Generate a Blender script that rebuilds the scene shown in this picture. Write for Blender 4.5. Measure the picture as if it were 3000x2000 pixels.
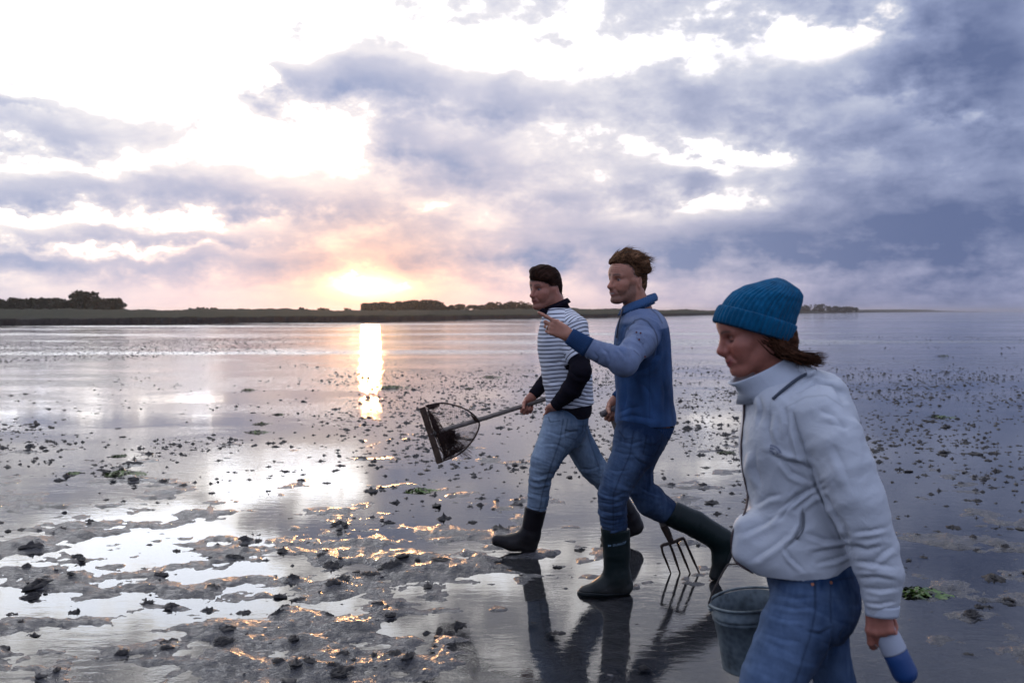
import bpy, math, random
import numpy as np
from mathutils import Vector, Matrix, Euler

R = math.radians
for o in list(bpy.data.objects):
    bpy.data.objects.remove(o)
scene = bpy.context.scene
COL = scene.collection
rng = np.random.default_rng(7)
random.seed(7)

# ------------------------------------------------------------------ camera
CAM_H, F = 1.49, 2916.7            # metres, focal length in photograph pixels (35 mm on full frame)
PITCH = math.atan(88 / F)
cd = bpy.data.cameras.new('camera')
cd.lens, cd.sensor_width = 35, 36
cd.clip_start, cd.clip_end = 0.05, 12000
cd.dof.use_dof = True
cd.dof.focus_distance = 5.35
cd.dof.aperture_fstop = 4.8
cam = bpy.data.objects.new('camera', cd)
cam.location = (0, 0, CAM_H)
cam.rotation_euler = (R(90) - PITCH, 0, 0)
COL.objects.link(cam)
scene.camera = cam
_Fv = np.array([0, math.cos(PITCH), -math.sin(PITCH)])
_Uv = np.array([0, math.sin(PITCH), math.cos(PITCH)])


def P(px, py, Y):
    """a place seen at photograph pixel (px, py) at the distance Y (metres)"""
    d = _Fv + np.array([1, 0, 0]) * (px - 1500) / F + _Uv * (1000 - py) / F
    return np.array([0, 0, CAM_H]) + d * (Y / d[1])


def G(px, py):
    """the same, on the ground"""
    d = _Fv + np.array([1, 0, 0]) * (px - 1500) / F + _Uv * (1000 - py) / F
    return np.array([0, 0, CAM_H]) + d * (-CAM_H / d[2])


# ------------------------------------------------------------------ node helpers
class S:
    """a socket with arithmetic"""
    nt = None

    def __init__(s, sock): s.s = sock

    def _m(s, op, *a, clamp=False):
        n = S.nt.nodes.new('ShaderNodeMath'); n.operation = op; n.use_clamp = clamp
        for i, v in enumerate((s,) + a):
            if isinstance(v, S): S.nt.links.new(v.s, n.inputs[i])
            else: n.inputs[i].default_value = v
        return S(n.outputs[0])

    def __add__(s, o): return s._m('ADD', o)
    __radd__ = __add__
    def __mul__(s, o): return s._m('MULTIPLY', o)
    __rmul__ = __mul__
    def __sub__(s, o): return s._m('SUBTRACT', o)
    def __rsub__(s, o): return const(o)._m('SUBTRACT', s)
    def __truediv__(s, o): return s._m('DIVIDE', o)
    def __rtruediv__(s, o): return const(o)._m('DIVIDE', s)
    def __pow__(s, o): return s._m('POWER', o)
    def sat(s): return s._m('ADD', 0.0, clamp=True)
    def f(s, op, *a): return s._m(op, *a)


def const(v):
    n = S.nt.nodes.new('ShaderNodeValue'); n.outputs[0].default_value = v
    return S(n.outputs[0])


def smooth(x, a, b):
    n = S.nt.nodes.new('ShaderNodeMapRange'); n.interpolation_type = 'SMOOTHSTEP'
    S.nt.links.new(x.s, n.inputs['Value'])
    n.inputs['From Min'].default_value = a; n.inputs['From Max'].default_value = b
    return S(n.outputs[0])


def vec(x, y, z=0.0):
    n = S.nt.nodes.new('ShaderNodeCombineXYZ')
    for i, v in enumerate((x, y, z)):
        if isinstance(v, S): S.nt.links.new(v.s, n.inputs[i])
        else: n.inputs[i].default_value = v
    return S(n.outputs[0])


def noise(v, scale, detail=3, rough=0.55, dist=0.0, color=False):
    n = S.nt.nodes.new('ShaderNodeTexNoise')
    if v is not None: S.nt.links.new(v.s, n.inputs['Vector'])
    n.inputs['Scale'].default_value = scale
    n.inputs['Detail'].default_value = detail
    n.inputs['Roughness'].default_value = rough
    n.inputs['Distortion'].default_value = dist
    return S(n.outputs[1 if color else 0])


def ramp(x, stops):
    n = S.nt.nodes.new('ShaderNodeValToRGB')
    S.nt.links.new(x.s, n.inputs[0])
    el = n.color_ramp.elements
    while len(el) < len(stops): el.new(0.5)
    for e, (p, c) in zip(el, stops):
        e.position = p; e.color = tuple(c) + (1,)
    return S(n.outputs[0])


def mixc(f, a, b, mode='MIX'):
    n = S.nt.nodes.new('ShaderNodeMix'); n.data_type = 'RGBA'; n.blend_type = mode
    for k, v in ((0, f), (6, a), (7, b)):
        if isinstance(v, S): S.nt.links.new(v.s, n.inputs[k])
        elif k == 0: n.inputs[0].default_value = v
        else: n.inputs[k].default_value = tuple(v) + (1,)
    return S(n.outputs[2])


def node(t, **kw):
    n = S.nt.nodes.new(t)
    for k, v in kw.items(): setattr(n, k, v)
    return n


def link(a, b): S.nt.links.new(a.s if isinstance(a, S) else a, b)


# ------------------------------------------------------------------ world: evening sky under broken cloud
SUN_AZ, SUN_EL = math.atan((1085 - 1500) / F), math.atan((912 - 838) / F)
w = bpy.data.worlds.new('World'); scene.world = w; w.use_nodes = True
S.nt = w.node_tree
S.nt.nodes.clear()
tc = node('ShaderNodeTexCoord')
sep = node('ShaderNodeSeparateXYZ'); link(tc.outputs['Generated'], sep.inputs[0])
dx, dy, dz = (S(sep.outputs[i]) for i in range(3))
U = dx.f('ARCTAN2', dy) * (F / 100)                 # azimuth and elevation, one unit = 1.96 degrees
V = dz.f('ARCSINE') * (F / 100)
Vp = V.f('MAXIMUM', 0.0)
# cloud-layer coordinates: a flat layer seen in perspective
inv = 1.0 / (dz.f('MAXIMUM', 0.0) + 0.20)
cl = vec(dx * inv, dy * inv, 0.0)
wrp = noise(vec(U * 0.30, V * 0.5, 1.7), 1.0, 4, 0.55, color=True)
sw = node('ShaderNodeSeparateColor'); link(wrp, sw.inputs[0])
w1, w2 = S(sw.outputs[0]) - 0.5, S(sw.outputs[1]) - 0.5
fine = noise(vec(U * 0.62, V * 1.0, 3.3), 1.15, 8, 0.60, 0.1)     # billows
med = noise(cl, 2.4, 6, 0.58, 0.3)                                   # layer
Uw = U + w1 * 2.4 + (fine - 0.5) * 2.0
Vw = V + w2 * 1.5 + (fine - 0.5) * 1.5


def blob(px, py, rx, ry, amp):
    a, b = math.atan((px - 1500) / F) * F / 100, math.atan((912 - py) / F * math.cos(math.atan((px - 1500) / F))) * F / 100
    q = ((Uw - a) * (100 / rx)) ** 2.0 + ((Vw - b) * (100 / ry)) ** 2.0
    return (q * -1.0).f('EXPONENT') * amp


az0 = R(-27)
hl = (dx * dx + dy * dy).f('SQRT').f('MAXIMUM', 0.02)
B = (dx * math.sin(az0) + dy * math.cos(az0)) / hl
bright = smooth(B, 0.62, 0.97)                       # bright western part of the sky
T = 0.60 - bright * 0.28 + (med - 0.5) * 0.95 + (fine - 0.5) * 1.2
T = T + smooth(V, 3.4, 1.4) * 0.22                   # low far layer
for b in ((980, 245, 170, 75, 0.75), (1250, 270, 200, 70, 0.66), (1520, 300, 150, 60, 0.55), (800, 215, 70, 45, 0.45),
          (1330, 480, 220, 85, 0.6), (1180, 420, 80, 50, 0.35),
          (560, 560, 330, 60, 0.62), (120, 400, 220, 40, 0.5), (60, 590, 220, 60, 0.55), (300, 770, 460, 50, 0.55), (430, 680, 300, 30, 0.4),
          (60, 320, 130, 16, 0.35), (1080, 600, 260, 60, 0.35),
          (1820, 530, 120, 55, 0.35), (2025, 545, 60, 50, 0.45), (1650, 590, 110, 40, 0.3),
          (2250, 330, 330, 80, 0.25), (2850, 150, 200, 170, 0.55), (2750, 640, 450, 180, 0.42), (2200, 720, 500, 80, 0.3),
          (1500, 730, 600, 80, 0.36), (2880, 330, 260, 60, 0.25),
          (500, 150, 560, 150, -0.36), (800, 430, 260, 60, -0.28), (1700, 150, 330, 90, -0.14), (2450, 130, 260, 55, -0.45),
          (2100, 485, 260, 35, -0.4), (2560, 300, 160, 45, -0.3), (2760, 365, 80, 40, -0.4), (2000, 620, 200, 30, -0.2),
          (150, 645, 340, 24, -0.62), (330, 728, 360, 18, -0.6), (620, 640, 200, 26, -0.4), (300, 500, 260, 26, -0.3),
          (1080, 842, 120, 26, -0.75)):
    T = T + blob(*b)
hz0 = smooth(V, 1.5, 0.2) * bright * 0.75                     # clearer, hazier strip above the western horizon
T = T * (1.0 - hz0) + hz0 * 0.56
T = (T * 0.82).sat()
west = ramp(T, [(0.0, (0.82, 0.87, 0.97)), (0.20, (0.98, 0.96, 0.94)), (0.34, (0.80, 0.80, 0.86)), (0.56, (0.56, 0.59, 0.73)),
                (1.0, (0.34, 0.395, 0.59))])
east = ramp(T, [(0.0, (0.75, 0.82, 0.97)), (0.20, (0.90, 0.87, 0.90)), (0.36, (0.49, 0.54, 0.71)), (0.60, (0.285, 0.34, 0.545)),
                (1.0, (0.135, 0.178, 0.335))])
lit = smooth(T, 0.34, 0.02)
col = mixc(bright, east, west)
gain = 0.95 + lit * (bright * 3.0 + 0.10) + bright * 0.06
# the anti-solar half and the zenith carry brighter, thinner cloud
back = smooth(dy, 0.25, -0.5)
gain = gain * (1.0 + back * 0.55) + smooth(V, 10.0, 26.0) * 0.45
vm = node('ShaderNodeVectorMath', operation='SCALE'); link(col, vm.inputs[0]); link(gain, vm.inputs['Scale'])
col = S(vm.outputs[0])
# glow of the sun through thin cloud
sa, se = SUN_AZ * F / 100, SUN_EL * F / 100
gu, gv = U - sa, V - se
gd = (gu * gu * 0.55 + gv * gv).f('SQRT')
halo1 = (gd * gd * -0.20).f('EXPONENT')
halo2 = (gd * gd * -0.9).f('EXPONENT')
core = ((gu * gu * 1.5 + gv * gv * 11.0) * -1.0).f('EXPONENT')
tint = node('ShaderNodeMix', data_type='RGBA', blend_type='MULTIPLY'); link(halo1 * 0.9, tint.inputs[0]); link(col, tint.inputs[6]); tint.inputs[7].default_value = (1.0, 0.80, 0.66, 1)
col = S(tint.outputs[2])
for hsock, c, s_ in ((halo1, (1.0, 0.44, 0.20), 0.07), (halo2, (1.0, 0.45, 0.18), 0.42), (core, (1.0, 0.68, 0.30), 2.2)):
    v2 = node('ShaderNodeVectorMath', operation='SCALE'); v2.inputs[0].default_value = c; link(hsock * s_, v2.inputs['Scale'])
    v3 = node('ShaderNodeVectorMath', operation='ADD'); link(col, v3.inputs[0]); link(v2.outputs[0], v3.inputs[1])
    col = S(v3.outputs[0])
sky = node('ShaderNodeTexSky', sky_type='NISHITA', sun_disc=False, sun_elevation=SUN_EL, sun_rotation=SUN_AZ)
bg1 = node('ShaderNodeBackground'); link(sky.outputs[0], bg1.inputs[0]); link((1.0 - T) * 0.03, bg1.inputs[1])
bg2 = node('ShaderNodeBackground'); link(col, bg2.inputs[0]); bg2.inputs[1].default_value = 1.0
ad = node('ShaderNodeAddShader'); link(bg1.outputs[0], ad.inputs[0]); link(bg2.outputs[0], ad.inputs[1])
wo = node('ShaderNodeOutputWorld'); link(ad.outputs[0], wo.inputs[0])

# ------------------------------------------------------------------ sun, veiled and low
sl = bpy.data.lights.new('sun', 'SUN'); sl.energy = 0.34; sl.angle = R(1.0); sl.color = (1.0, 0.50, 0.20)
sun = bpy.data.objects.new('sun', sl); COL.objects.link(sun)
sd = Vector((math.sin(SUN_AZ) * math.cos(SUN_EL), math.cos(SUN_AZ) * math.cos(SUN_EL), math.sin(SUN_EL)))
sun.rotation_euler = sd.to_track_quat('Z', 'Y').to_euler()
sun.location = tuple(sd * 50)

scene.view_settings.view_transform = 'Standard'
scene.view_settings.look = 'None'
scene.view_settings.gamma = 1
scene.view_settings.use_curve_mapping = False
scene.view_settings.exposure = 0.0
scene.render.engine = 'CYCLES'
cy = scene.cycles
cy.use_denoising = True
cy.max_bounces = 6; cy.diffuse_bounces = 2; cy.glossy_bounces = 4; cy.transparent_max_bounces = 12
cy.caustics_reflective = False; cy.caustics_refractive = False
cy.sample_clamp_indirect = 6
# ------------------------------------------------------------------ numpy noise and mesh helpers
_perm = np.random.default_rng(11).permutation(256).astype(np.int32)
_perm = np.concatenate([_perm, _perm, _perm])
_g3 = np.random.default_rng(5).normal(size=(256, 3)).astype(np.float32)
_g3 /= np.linalg.norm(_g3, axis=1, keepdims=True)


def pn(p):
    """gradient noise, about -0.7..0.7, for an (n, 2) or (n, 3) array"""
    p = np.asarray(p, np.float32)
    if p.shape[1] == 2: p = np.concatenate([p, np.full((len(p), 1), 0.37, np.float32)], 1)
    i = np.floor(p).astype(np.int32); f = p - i; i &= 255
    u = f * f * f * (f * (f * 6 - 15) + 10)
    out = np.zeros(len(p), np.float32)
    for cx in (0, 1):
        wx = u[:, 0] if cx else 1 - u[:, 0]
        hx = _perm[(i[:, 0] + cx) & 255]
        for cyy in (0, 1):
            wy = u[:, 1] if cyy else 1 - u[:, 1]
            hy = _perm[hx + ((i[:, 1] + cyy) & 255)]
            for cz in (0, 1):
                wz = u[:, 2] if cz else 1 - u[:, 2]
                g = _g3[_perm[hy + ((i[:, 2] + cz) & 255)]]
                out += wx * wy * wz * ((f[:, 0] - cx) * g[:, 0] + (f[:, 1] - cyy) * g[:, 1] + (f[:, 2] - cz) * g[:, 2])
    return out * 1.5


def fbm(p, o=4, gain=0.5):
    p = np.asarray(p, np.float32); s = np.zeros(len(p), np.float32); a = 1.0
    for k in range(o):
        s += a * pn(p + 17.3 * k); p = p * 2.03; a *= gain
    return s


def sstep(x, a, b):
    t = np.clip((x - a) / (b - a), 0, 1)
    return t * t * (3 - 2 * t)


def mk_mesh(name, v, f, smooth=True, col=None, attrs=None):
    """mesh from vertex array and a face array (n,3) / (n,4), or a list of both"""
    me = bpy.data.meshes.new(name)
    v = np.asarray(v, np.float32)
    fl = f if isinstance(f, list) else [np.asarray(f)]
    fl = [np.asarray(a, np.int32) for a in fl if len(a)]
    loops = np.concatenate([a.ravel() for a in fl]); sizes = np.concatenate([np.full(len(a), a.shape[1], np.int32) for a in fl])
    me.vertices.add(len(v)); me.vertices.foreach_set('co', v.ravel())
    me.loops.add(len(loops)); me.loops.foreach_set('vertex_index', loops)
    me.polygons.add(len(sizes))
    me.polygons.foreach_set('loop_start', (np.cumsum(sizes) - sizes).astype(np.int32))
    me.polygons.foreach_set('use_smooth', np.full(len(sizes), smooth))
    if col is not None:
        c = np.ones((len(v), 4), np.float32); c[:, :3] = col
        a = me.attributes.new('Col', 'FLOAT_COLOR', 'POINT'); a.data.foreach_set('color', c.ravel())
    for k, val in (attrs or {}).items():
        a = me.attributes.new(k, 'FLOAT', 'POINT'); a.data.foreach_set('value', np.asarray(val, np.float32))
    me.update(calc_edges=True)
    return me


def obj(name, me, mat=None, parent=None, **props):
    o = bpy.data.objects.new(name, me); COL.objects.link(o)
    if mat is not None and me is not None and not me.materials: me.materials.append(mat)
    if parent is not None: o.parent = parent
    for k, v in props.items(): o[k] = v
    return o


def empty(name, loc, **props):
    o = bpy.data.objects.new(name, None); COL.objects.link(o); o.location = tuple(loc)
    o.empty_display_size = 0.1
    for k, v in props.items(): o[k] = v
    return o


class Geo:
    """collects vertices and faces"""
    def __init__(s): s.v, s.t, s.q, s.c, s.n = [], [], [], [], 0

    def add(s, v, f, c=None):
        v = np.asarray(v, np.float32); f = np.asarray(f, np.int32)
        s.v.append(v); (s.t if f.shape[1] == 3 else s.q).append(f + s.n); s.n += len(v)
        if c is not None: s.c.append(np.broadcast_to(np.asarray(c, np.float32), (len(v), 3)))

    def mesh(s, name, smooth=True, attrs=None):
        f = ([np.concatenate(s.t)] if s.t else []) + ([np.concatenate(s.q)] if s.q else [])
        return mk_mesh(name, np.concatenate(s.v), f, smooth, np.concatenate(s.c) if s.c else None, attrs)


def tube(g, pts, rad, sides=8, c=None, cap=True, flat=1.0):
    """a tube along points with a radius per point, added to g"""
    pts = np.asarray(pts, float); n = len(pts); rad = np.broadcast_to(np.asarray(rad, float), (n,))
    tg = np.gradient(pts, axis=0); tg /= np.maximum(np.linalg.norm(tg, axis=1, keepdims=True), 1e-9)
    ref = np.array([0.0, 0, 1]) if abs(tg[0][2]) < 0.9 else np.array([1.0, 0, 0])
    e1 = np.cross(tg[0], ref); e1 /= np.linalg.norm(e1)
    a = np.arange(sides) / sides * 2 * np.pi
    V = []
    for i in range(n):
        e1 = e1 - tg[i] * np.dot(e1, tg[i]); e1 /= max(np.linalg.norm(e1), 1e-9)
        e2 = np.cross(tg[i], e1)
        V.append(pts[i] + rad[i] * (np.cos(a)[:, None] * e1 + flat * np.sin(a)[:, None] * e2))
    V = np.concatenate(V)
    i = np.arange(n - 1)[:, None] * sides; j = np.arange(sides)[None]; k = (j + 1) % sides
    q = np.stack([i + j, i + k, i + sides + k, i + sides + j], -1).reshape(-1, 4)
    g.add(V, q, c)
    if cap:
        j = np.arange(sides); k = (j + 1) % sides
        for base, ctr, flip in ((0, pts[0], True), ((n - 1) * sides, pts[-1], False)):
            vv = np.concatenate([V[base:base + sides], [ctr]])
            t = np.stack([j, k, np.full(sides, sides)], 1)
            g.add(vv, t[:, ::-1] if flip else t, c)


def ico(sub):
    import bmesh
    bm = bmesh.new(); bmesh.ops.create_icosphere(bm, subdivisions=sub, radius=1)
    v = np.array([x.co for x in bm.verts]); f = np.array([[y.index for y in x.verts] for x in bm.faces]); bm.free()
    return v, f


def catmull(pts, n):
    """smooth curve through points (rows may carry radii too)"""
    pts = np.asarray(pts, float); m = len(pts)
    t = np.linspace(0, m - 1, n); i = np.minimum(t.astype(int), m - 2); u = (t - i)[:, None]
    p0 = pts[np.maximum(i - 1, 0)]; p1 = pts[i]; p2 = pts[i + 1]; p3 = pts[np.minimum(i + 2, m - 1)]
    return 0.5 * (2 * p1 + (p2 - p0) * u + (2 * p0 - 5 * p1 + 4 * p2 - p3) * u ** 2 + (3 * p1 - p0 - 3 * p2 + p3) * u ** 3)


# ------------------------------------------------------------------ materials
def mat(name, base=(0.5, 0.5, 0.5), rough=0.7, spec=0.5, attr=False, build=None, sheen=0.0, metal=0.0):
    m = bpy.data.materials.new(name); m.use_nodes = True
    S.nt = m.node_tree
    b = S.nt.nodes['Principled BSDF']
    b.inputs['Base Color'].default_value = tuple(base) + (1,)
    b.inputs['Roughness'].default_value = rough
    b.inputs['Specular IOR Level'].default_value = spec
    b.inputs['Metallic'].default_value = metal
    if sheen: b.inputs['Sheen Weight'].default_value = sheen
    if attr:
        a = node('ShaderNodeAttribute', attribute_name='Col'); link(a.outputs['Color'], b.inputs['Base Color'])
    if build: build(b)
    return m


def objco():
    return S(node('ShaderNodeTexCoord').outputs['Object'])


def bump(b, h, dist, strength=1.0):
    n = node('ShaderNodeBump'); n.inputs['Distance'].default_value = dist; n.inputs['Strength'].default_value = strength
    link(h, n.inputs['Height']); link(n.outputs[0], b.inputs['Normal'])


def _mud(b):
    c = objco()
    n1 = noise(c, 9.0, 5, 0.6); n2 = noise(c, 70.0, 4, 0.65); n3 = noise(c, 1.3, 3)
    link(ramp(n1, [(0.3, (0.036, 0.036, 0.040)), (0.7, (0.075, 0.073, 0.076))]), b.inputs['Base Color'])
    link(0.10 + n3 * 0.12 + n2 * 0.10, b.inputs['Roughness'])
    bump(b, n2 * 0.6 + n1 * 1.6 + noise(c, 26.0, 3, 0.6, 0.4) * 1.3 + noise(c, 260, 2) * 0.2, 0.026, 1.0)


M_mud = mat('wet_mud', rough=0.4, spec=0.7, build=_mud)


def _cast(b):
    c = objco(); n = noise(c, 120.0, 3)
    link(ramp(n, [(0.3, (0.018, 0.017, 0.018)), (0.75, (0.055, 0.050, 0.048))]), b.inputs['Base Color'])
    bump(b, n, 0.006, 0.8)


M_cast = mat('cast_mud', rough=0.55, spec=0.35, build=_cast)

# shallow water lying on the mud: fresnel reflection over what shows through
M_water = bpy.data.materials.new('shallow_water'); M_water.use_nodes = True
S.nt = M_water.node_tree; S.nt.nodes.clear()
c = objco()
sp = node('ShaderNodeSeparateXYZ'); link(c, sp.inputs[0]); wx, wy = S(sp.outputs[0]), S(sp.outputs[1])
rip = noise(vec(wx * 7.0, wy * 16.0), 1.0, 4, 0.6, 0.6)
rip2 = noise(vec(wx * 28.0, wy * 55.0), 1.0, 2, 0.6)
calm = smooth(noise(vec(wx * 0.28, wy * 0.42, 4.0), 1.0, 4, 0.6, 0.4), 0.40, 0.64)
far = smooth(wy, 16.0, 40.0)
bands = smooth(noise(vec(wx * 0.018, wy * 0.10, 1.0), 1.0, 5, 0.6, 0.3), 0.47, 0.66) * far
bn = node('ShaderNodeBump'); bn.inputs['Strength'].default_value = 1.0; bn.inputs['Distance'].default_value = 1.0
link((rip * 0.0036 + rip2 * 0.00040) * (0.25 + calm * 0.9) * (0.28 + smooth(wy, 10.0, 28.0) * 1.5), bn.inputs['Height'])
fr = node('ShaderNodeFresnel'); fr.inputs['IOR'].default_value = 1.33; link(bn.outputs[0], fr.inputs['Normal'])
gl = node('ShaderNodeBsdfGlossy'); link(0.02 + calm * 0.04 + bands * 0.2, gl.inputs['Roughness']); link(bn.outputs[0], gl.inputs['Normal'])
gl.inputs['Color'].default_value = (1, 1, 1, 1)
tr = node('ShaderNodeBsdfTransparent'); tr.inputs['Color'].default_value = (0.86, 0.87, 0.88, 1)
mx = node('ShaderNodeMixShader'); link(fr.outputs[0], mx.inputs[0]); link(tr.outputs[0], mx.inputs[1]); link(gl.outputs[0], mx.inputs[2])
# far off, banks of bare wet mud and matted casts lie flush with the water
md = node('ShaderNodeBsdfPrincipled'); md.inputs['Base Color'].default_value = (0.10, 0.095, 0.095, 1); md.inputs['Roughness'].default_value = 0.32
spk = smooth(noise(vec(wx * 3.0, wy * 1.2, 2.0), 1.0, 4, 0.7), 0.42, 0.58)
mx2 = node('ShaderNodeMixShader'); link(bands * (0.25 + spk * 0.6), mx2.inputs[0]); link(mx.outputs[0], mx2.inputs[1]); link(md.outputs[0], mx2.inputs[2])
mo = node('ShaderNodeOutputMaterial'); link(mx2.outputs[0], mo.inputs[0])

# ------------------------------------------------------------------ lugworm casts: where they lie
def cast_density(x, y):
    s = x / y
    cl_ = fbm(np.stack([x * 0.9, y * 0.5], 1), 3)
    d = (50 - 33 * sstep(y, 10, 6.5)) * np.clip(0.75 + 1.3 * cl_, 0.12, 2.0)
    edge = fbm(np.stack([x * 0.25, y * 0.25 + 9], 1), 2)
    sheet = sstep(s + edge * 0.10, -0.12, -0.22) * sstep(y + edge * 5, 10.0, 12.0)      # the smooth sheet of water on the left
    d = d * (1 - 0.88 * sheet)
    y0 = 27 + (s + 0.5) * 22
    band = sstep(s, -0.18, -0.30) * sstep(y + edge * 3, y0, y0 + 3) * sstep(y + edge * 3, y0 + 26, y0 + 20)
    d = d * sstep(y, 30, 17) + 30 * band
    d += 5 * sstep(y, 17, 26) * sstep(s, -0.1, 0.1) * np.clip(0.4 + 2.6 * fbm(np.stack([x * 0.06, y * 0.22 + 5], 1), 3), 0, 4)
    d = d * (1 - 0.55 * sstep(y, 5.2, 4.2) * sstep(s, 0.0, 0.1))
    return d


Ymax = 62.0
nC = int(0.72 * 2 * 0.5 * (Ymax ** 2 - 2.6 ** 2) * 90)
cyy_ = np.sqrt(rng.uniform(2.6 ** 2, Ymax ** 2, nC)); css = rng.uniform(-0.72, 0.72, nC); cxx = css * cyy_
keep = rng.uniform(0, 90, nC) < cast_density(cxx, cyy_)
cx_, cy_ = cxx[keep], cyy_[keep]
cr_ = rng.uniform(0.010, 0.028, len(cx_)) * (0.95 + 0.6 * rng.random(len(cx_)) ** 5) * (1 + 0.22 * sstep(cy_, 8.5, 5.5)) * (0.8 + 0.5 * rng.random(len(cx_)) ** 3)
# keep clear of the boots and the fork
for bx, by, br in ((0.42, 5.22, 0.26), (-0.05, 6.15, 0.30), (1.03, 5.60, 0.36), (0.95, 6.05, 0.30), (0.6, 6.38, 0.22)):
    k = (cx_ - bx) ** 2 + ((cy_ - by) * 0.8) ** 2 > br ** 2
    cx_, cy_, cr_ = cx_[k], cy_[k], cr_[k]

# ------------------------------------------------------------------ mud height
def mud_h(x, y):
    s = x / y
    p = np.stack([x, y], 1)
    e = sstep(y, 9.5, 5.5) * sstep(s, 0.02, -0.14) + 0.45 * sstep(y, 6.5, 4.6) * sstep(s, 0.45, 0.1)
    e2 = sstep(y, 14, 8)
    big = fbm(p * np.array([1.7, 1.9]) + 3.7, 3, 0.5)
    mid = fbm(p * np.array([4.2, 5.5]) + 8.1, 3, 0.55)
    pool = sstep(s, -0.06, 0.0) * sstep(s, 0.34, 0.24) * sstep(y, 6.2, 5.0)         # standing water the men walk through
    e = e * (1 - pool) - 1.0 * pool
    sm = fbm(p * np.array([13.0, 15.0]) + 2.2, 3, 0.6)
    near_ = sstep(y, 11, 7)
    return -0.0125 + 0.0105 * e + (0.010 + 0.020 * e2) * big + (0.003 + 0.016 * e2) * mid + 0.0085 * near_ * sm


stepn = 1.5 / 995.7
rows = 1.0 / np.arange(1 / 2.3, 1 / 60.0, -stepn / CAM_H)
cols = np.arange(-0.80, 0.80, stepn)
gx = (rows[:, None] * cols[None]).ravel(); gy = np.repeat(rows, len(cols))
hz = mud_h(gx, gy)
# each cast sits on a low mound of the sand it brought up
nr, ncol = len(rows), len(cols)
hz2 = hz.reshape(nr, ncol).copy()
inv_r = 1 / rows
for x, y, r in zip(cx_, cy_, cr_):
    if y > 34: continue
    rr = r * 3.4
    i0, i1 = np.searchsorted(rows, [y - rr, y + rr]); j0, j1 = np.searchsorted(cols, [(x - rr) / y, (x + rr) / y])
    if i1 <= i0 or j1 <= j0: continue
    yy = rows[i0:i1, None]; xx = yy * cols[None, j0:j1]
    q = ((xx - x) ** 2 * 0.6 + (yy - y) ** 2) / (r * 1.55) ** 2
    hz2[i0:i1, j0:j1] += r * 0.34 * np.exp(-q)
# mud pushed up round the boots and the fork
for bx, by, ra, rb, am in ((0.485, 5.22, 0.205, 0.115, 0.016), (-0.02, 6.13, 0.20, 0.12, 0.016), (1.085, 5.49, 0.10, 0.09, 0.014), (0.60, 6.38, 0.16, 0.11, 0.014), (0.985, 5.635, 0.14, 0.05, 0.008)):
    i0, i1 = np.searchsorted(rows, [by - 0.4, by + 0.4]); yy = rows[i0:i1, None]; xx = yy * cols[None, :]
    q = np.sqrt(((xx - bx) / ra) ** 2 + ((yy - by) / rb) ** 2); nn = fbm(np.stack([xx.ravel() * 9, np.broadcast_to(yy, xx.shape).ravel() * 9], 1), 3).reshape(xx.shape)
    hz2[i0:i1] += am * np.exp(-((q - 1.25 - 0.35 * nn) / 0.30) ** 2) * (0.7 + 0.9 * nn) + 0.006 * np.exp(-(q / 1.6) ** 2)
hz = hz2.ravel()
edge_ = np.ones((nr, ncol), bool); edge_[1:-1, 1:-1] = False
hz[edge_.ravel()] = -0.045
ii = (np.arange(nr - 1)[:, None] * ncol + np.arange(ncol - 1)[None]).ravel()
gq = np.stack([ii, ii + 1, ii + ncol + 1, ii + ncol], 1)
obj('mudflat', mk_mesh('mudflat', np.stack([gx, gy, hz], 1), gq), M_mud, kind='structure')


def sheet(name, z, m, x0=-4000, x1=4000, y0=-3000, y1=6000):
    xs = np.array([x0, -60, -8, 8, 60, x1]); ys = np.array([y0, -20, 0, 12, 60, y1])
    X, Yg = np.meshgrid(xs, ys); v = np.stack([X.ravel(), Yg.ravel(), np.full(X.size, z)], 1)
    n = len(xs); i = (np.arange(len(ys) - 1)[:, None] * n + np.arange(n - 1)[None]).ravel()
    return obj(name, mk_mesh(name, v, np.stack([i, i + 1, i + n + 1, i + n], 1)), m, kind='structure')


sheet('seabed', -0.03, M_mud)
sheet('water', 0.0, M_water)


def ground_z(x, y):
    """top of mud or water"""
    i = np.clip(np.searchsorted(-(-rows), y), 0, nr - 1); j = np.clip(np.searchsorted(cols, x / y), 0, ncol - 1)
    return max(float(hz.reshape(nr, ncol)[i, j]), -0.004)


# ------------------------------------------------------------------ the casts
def ragged(sub, seed):
    """a low heap with a skirt and a ragged top, radius about 1"""
    v, f = ico(sub); h = np.hypot(v[:, 0], v[:, 1])
    n1 = fbm(v * 1.6 + seed * 7.7, 4, 0.7); n2 = fbm(v * np.array([4.0, 4.0, 2.0]) + seed * 3.1, 4, 0.8)
    ang = np.arctan2(v[:, 1], v[:, 0]); rad = 1.0 + 0.55 * pn(np.stack([np.cos(ang) * 1.3 + seed * 5.1, np.sin(ang) * 1.3], 1))
    top = v[:, 2] > 0
    spread = np.where(top, 0.25 + 1.15 * h ** 1.6, 1.35)
    q = v.copy(); q[:, :2] *= (spread * rad / 1.2)[:, None]
    q[:, 2] = np.where(top, np.maximum(v[:, 2], 0) ** 1.25 * (0.80 + 1.0 * n1) + 0.42 * n2 * np.maximum(v[:, 2], 0) ** 0.5, v[:, 2] * 0.25)
    q[:, :2] += (n2 * 0.22)[:, None] * v[:, :2]
    return q, f


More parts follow.
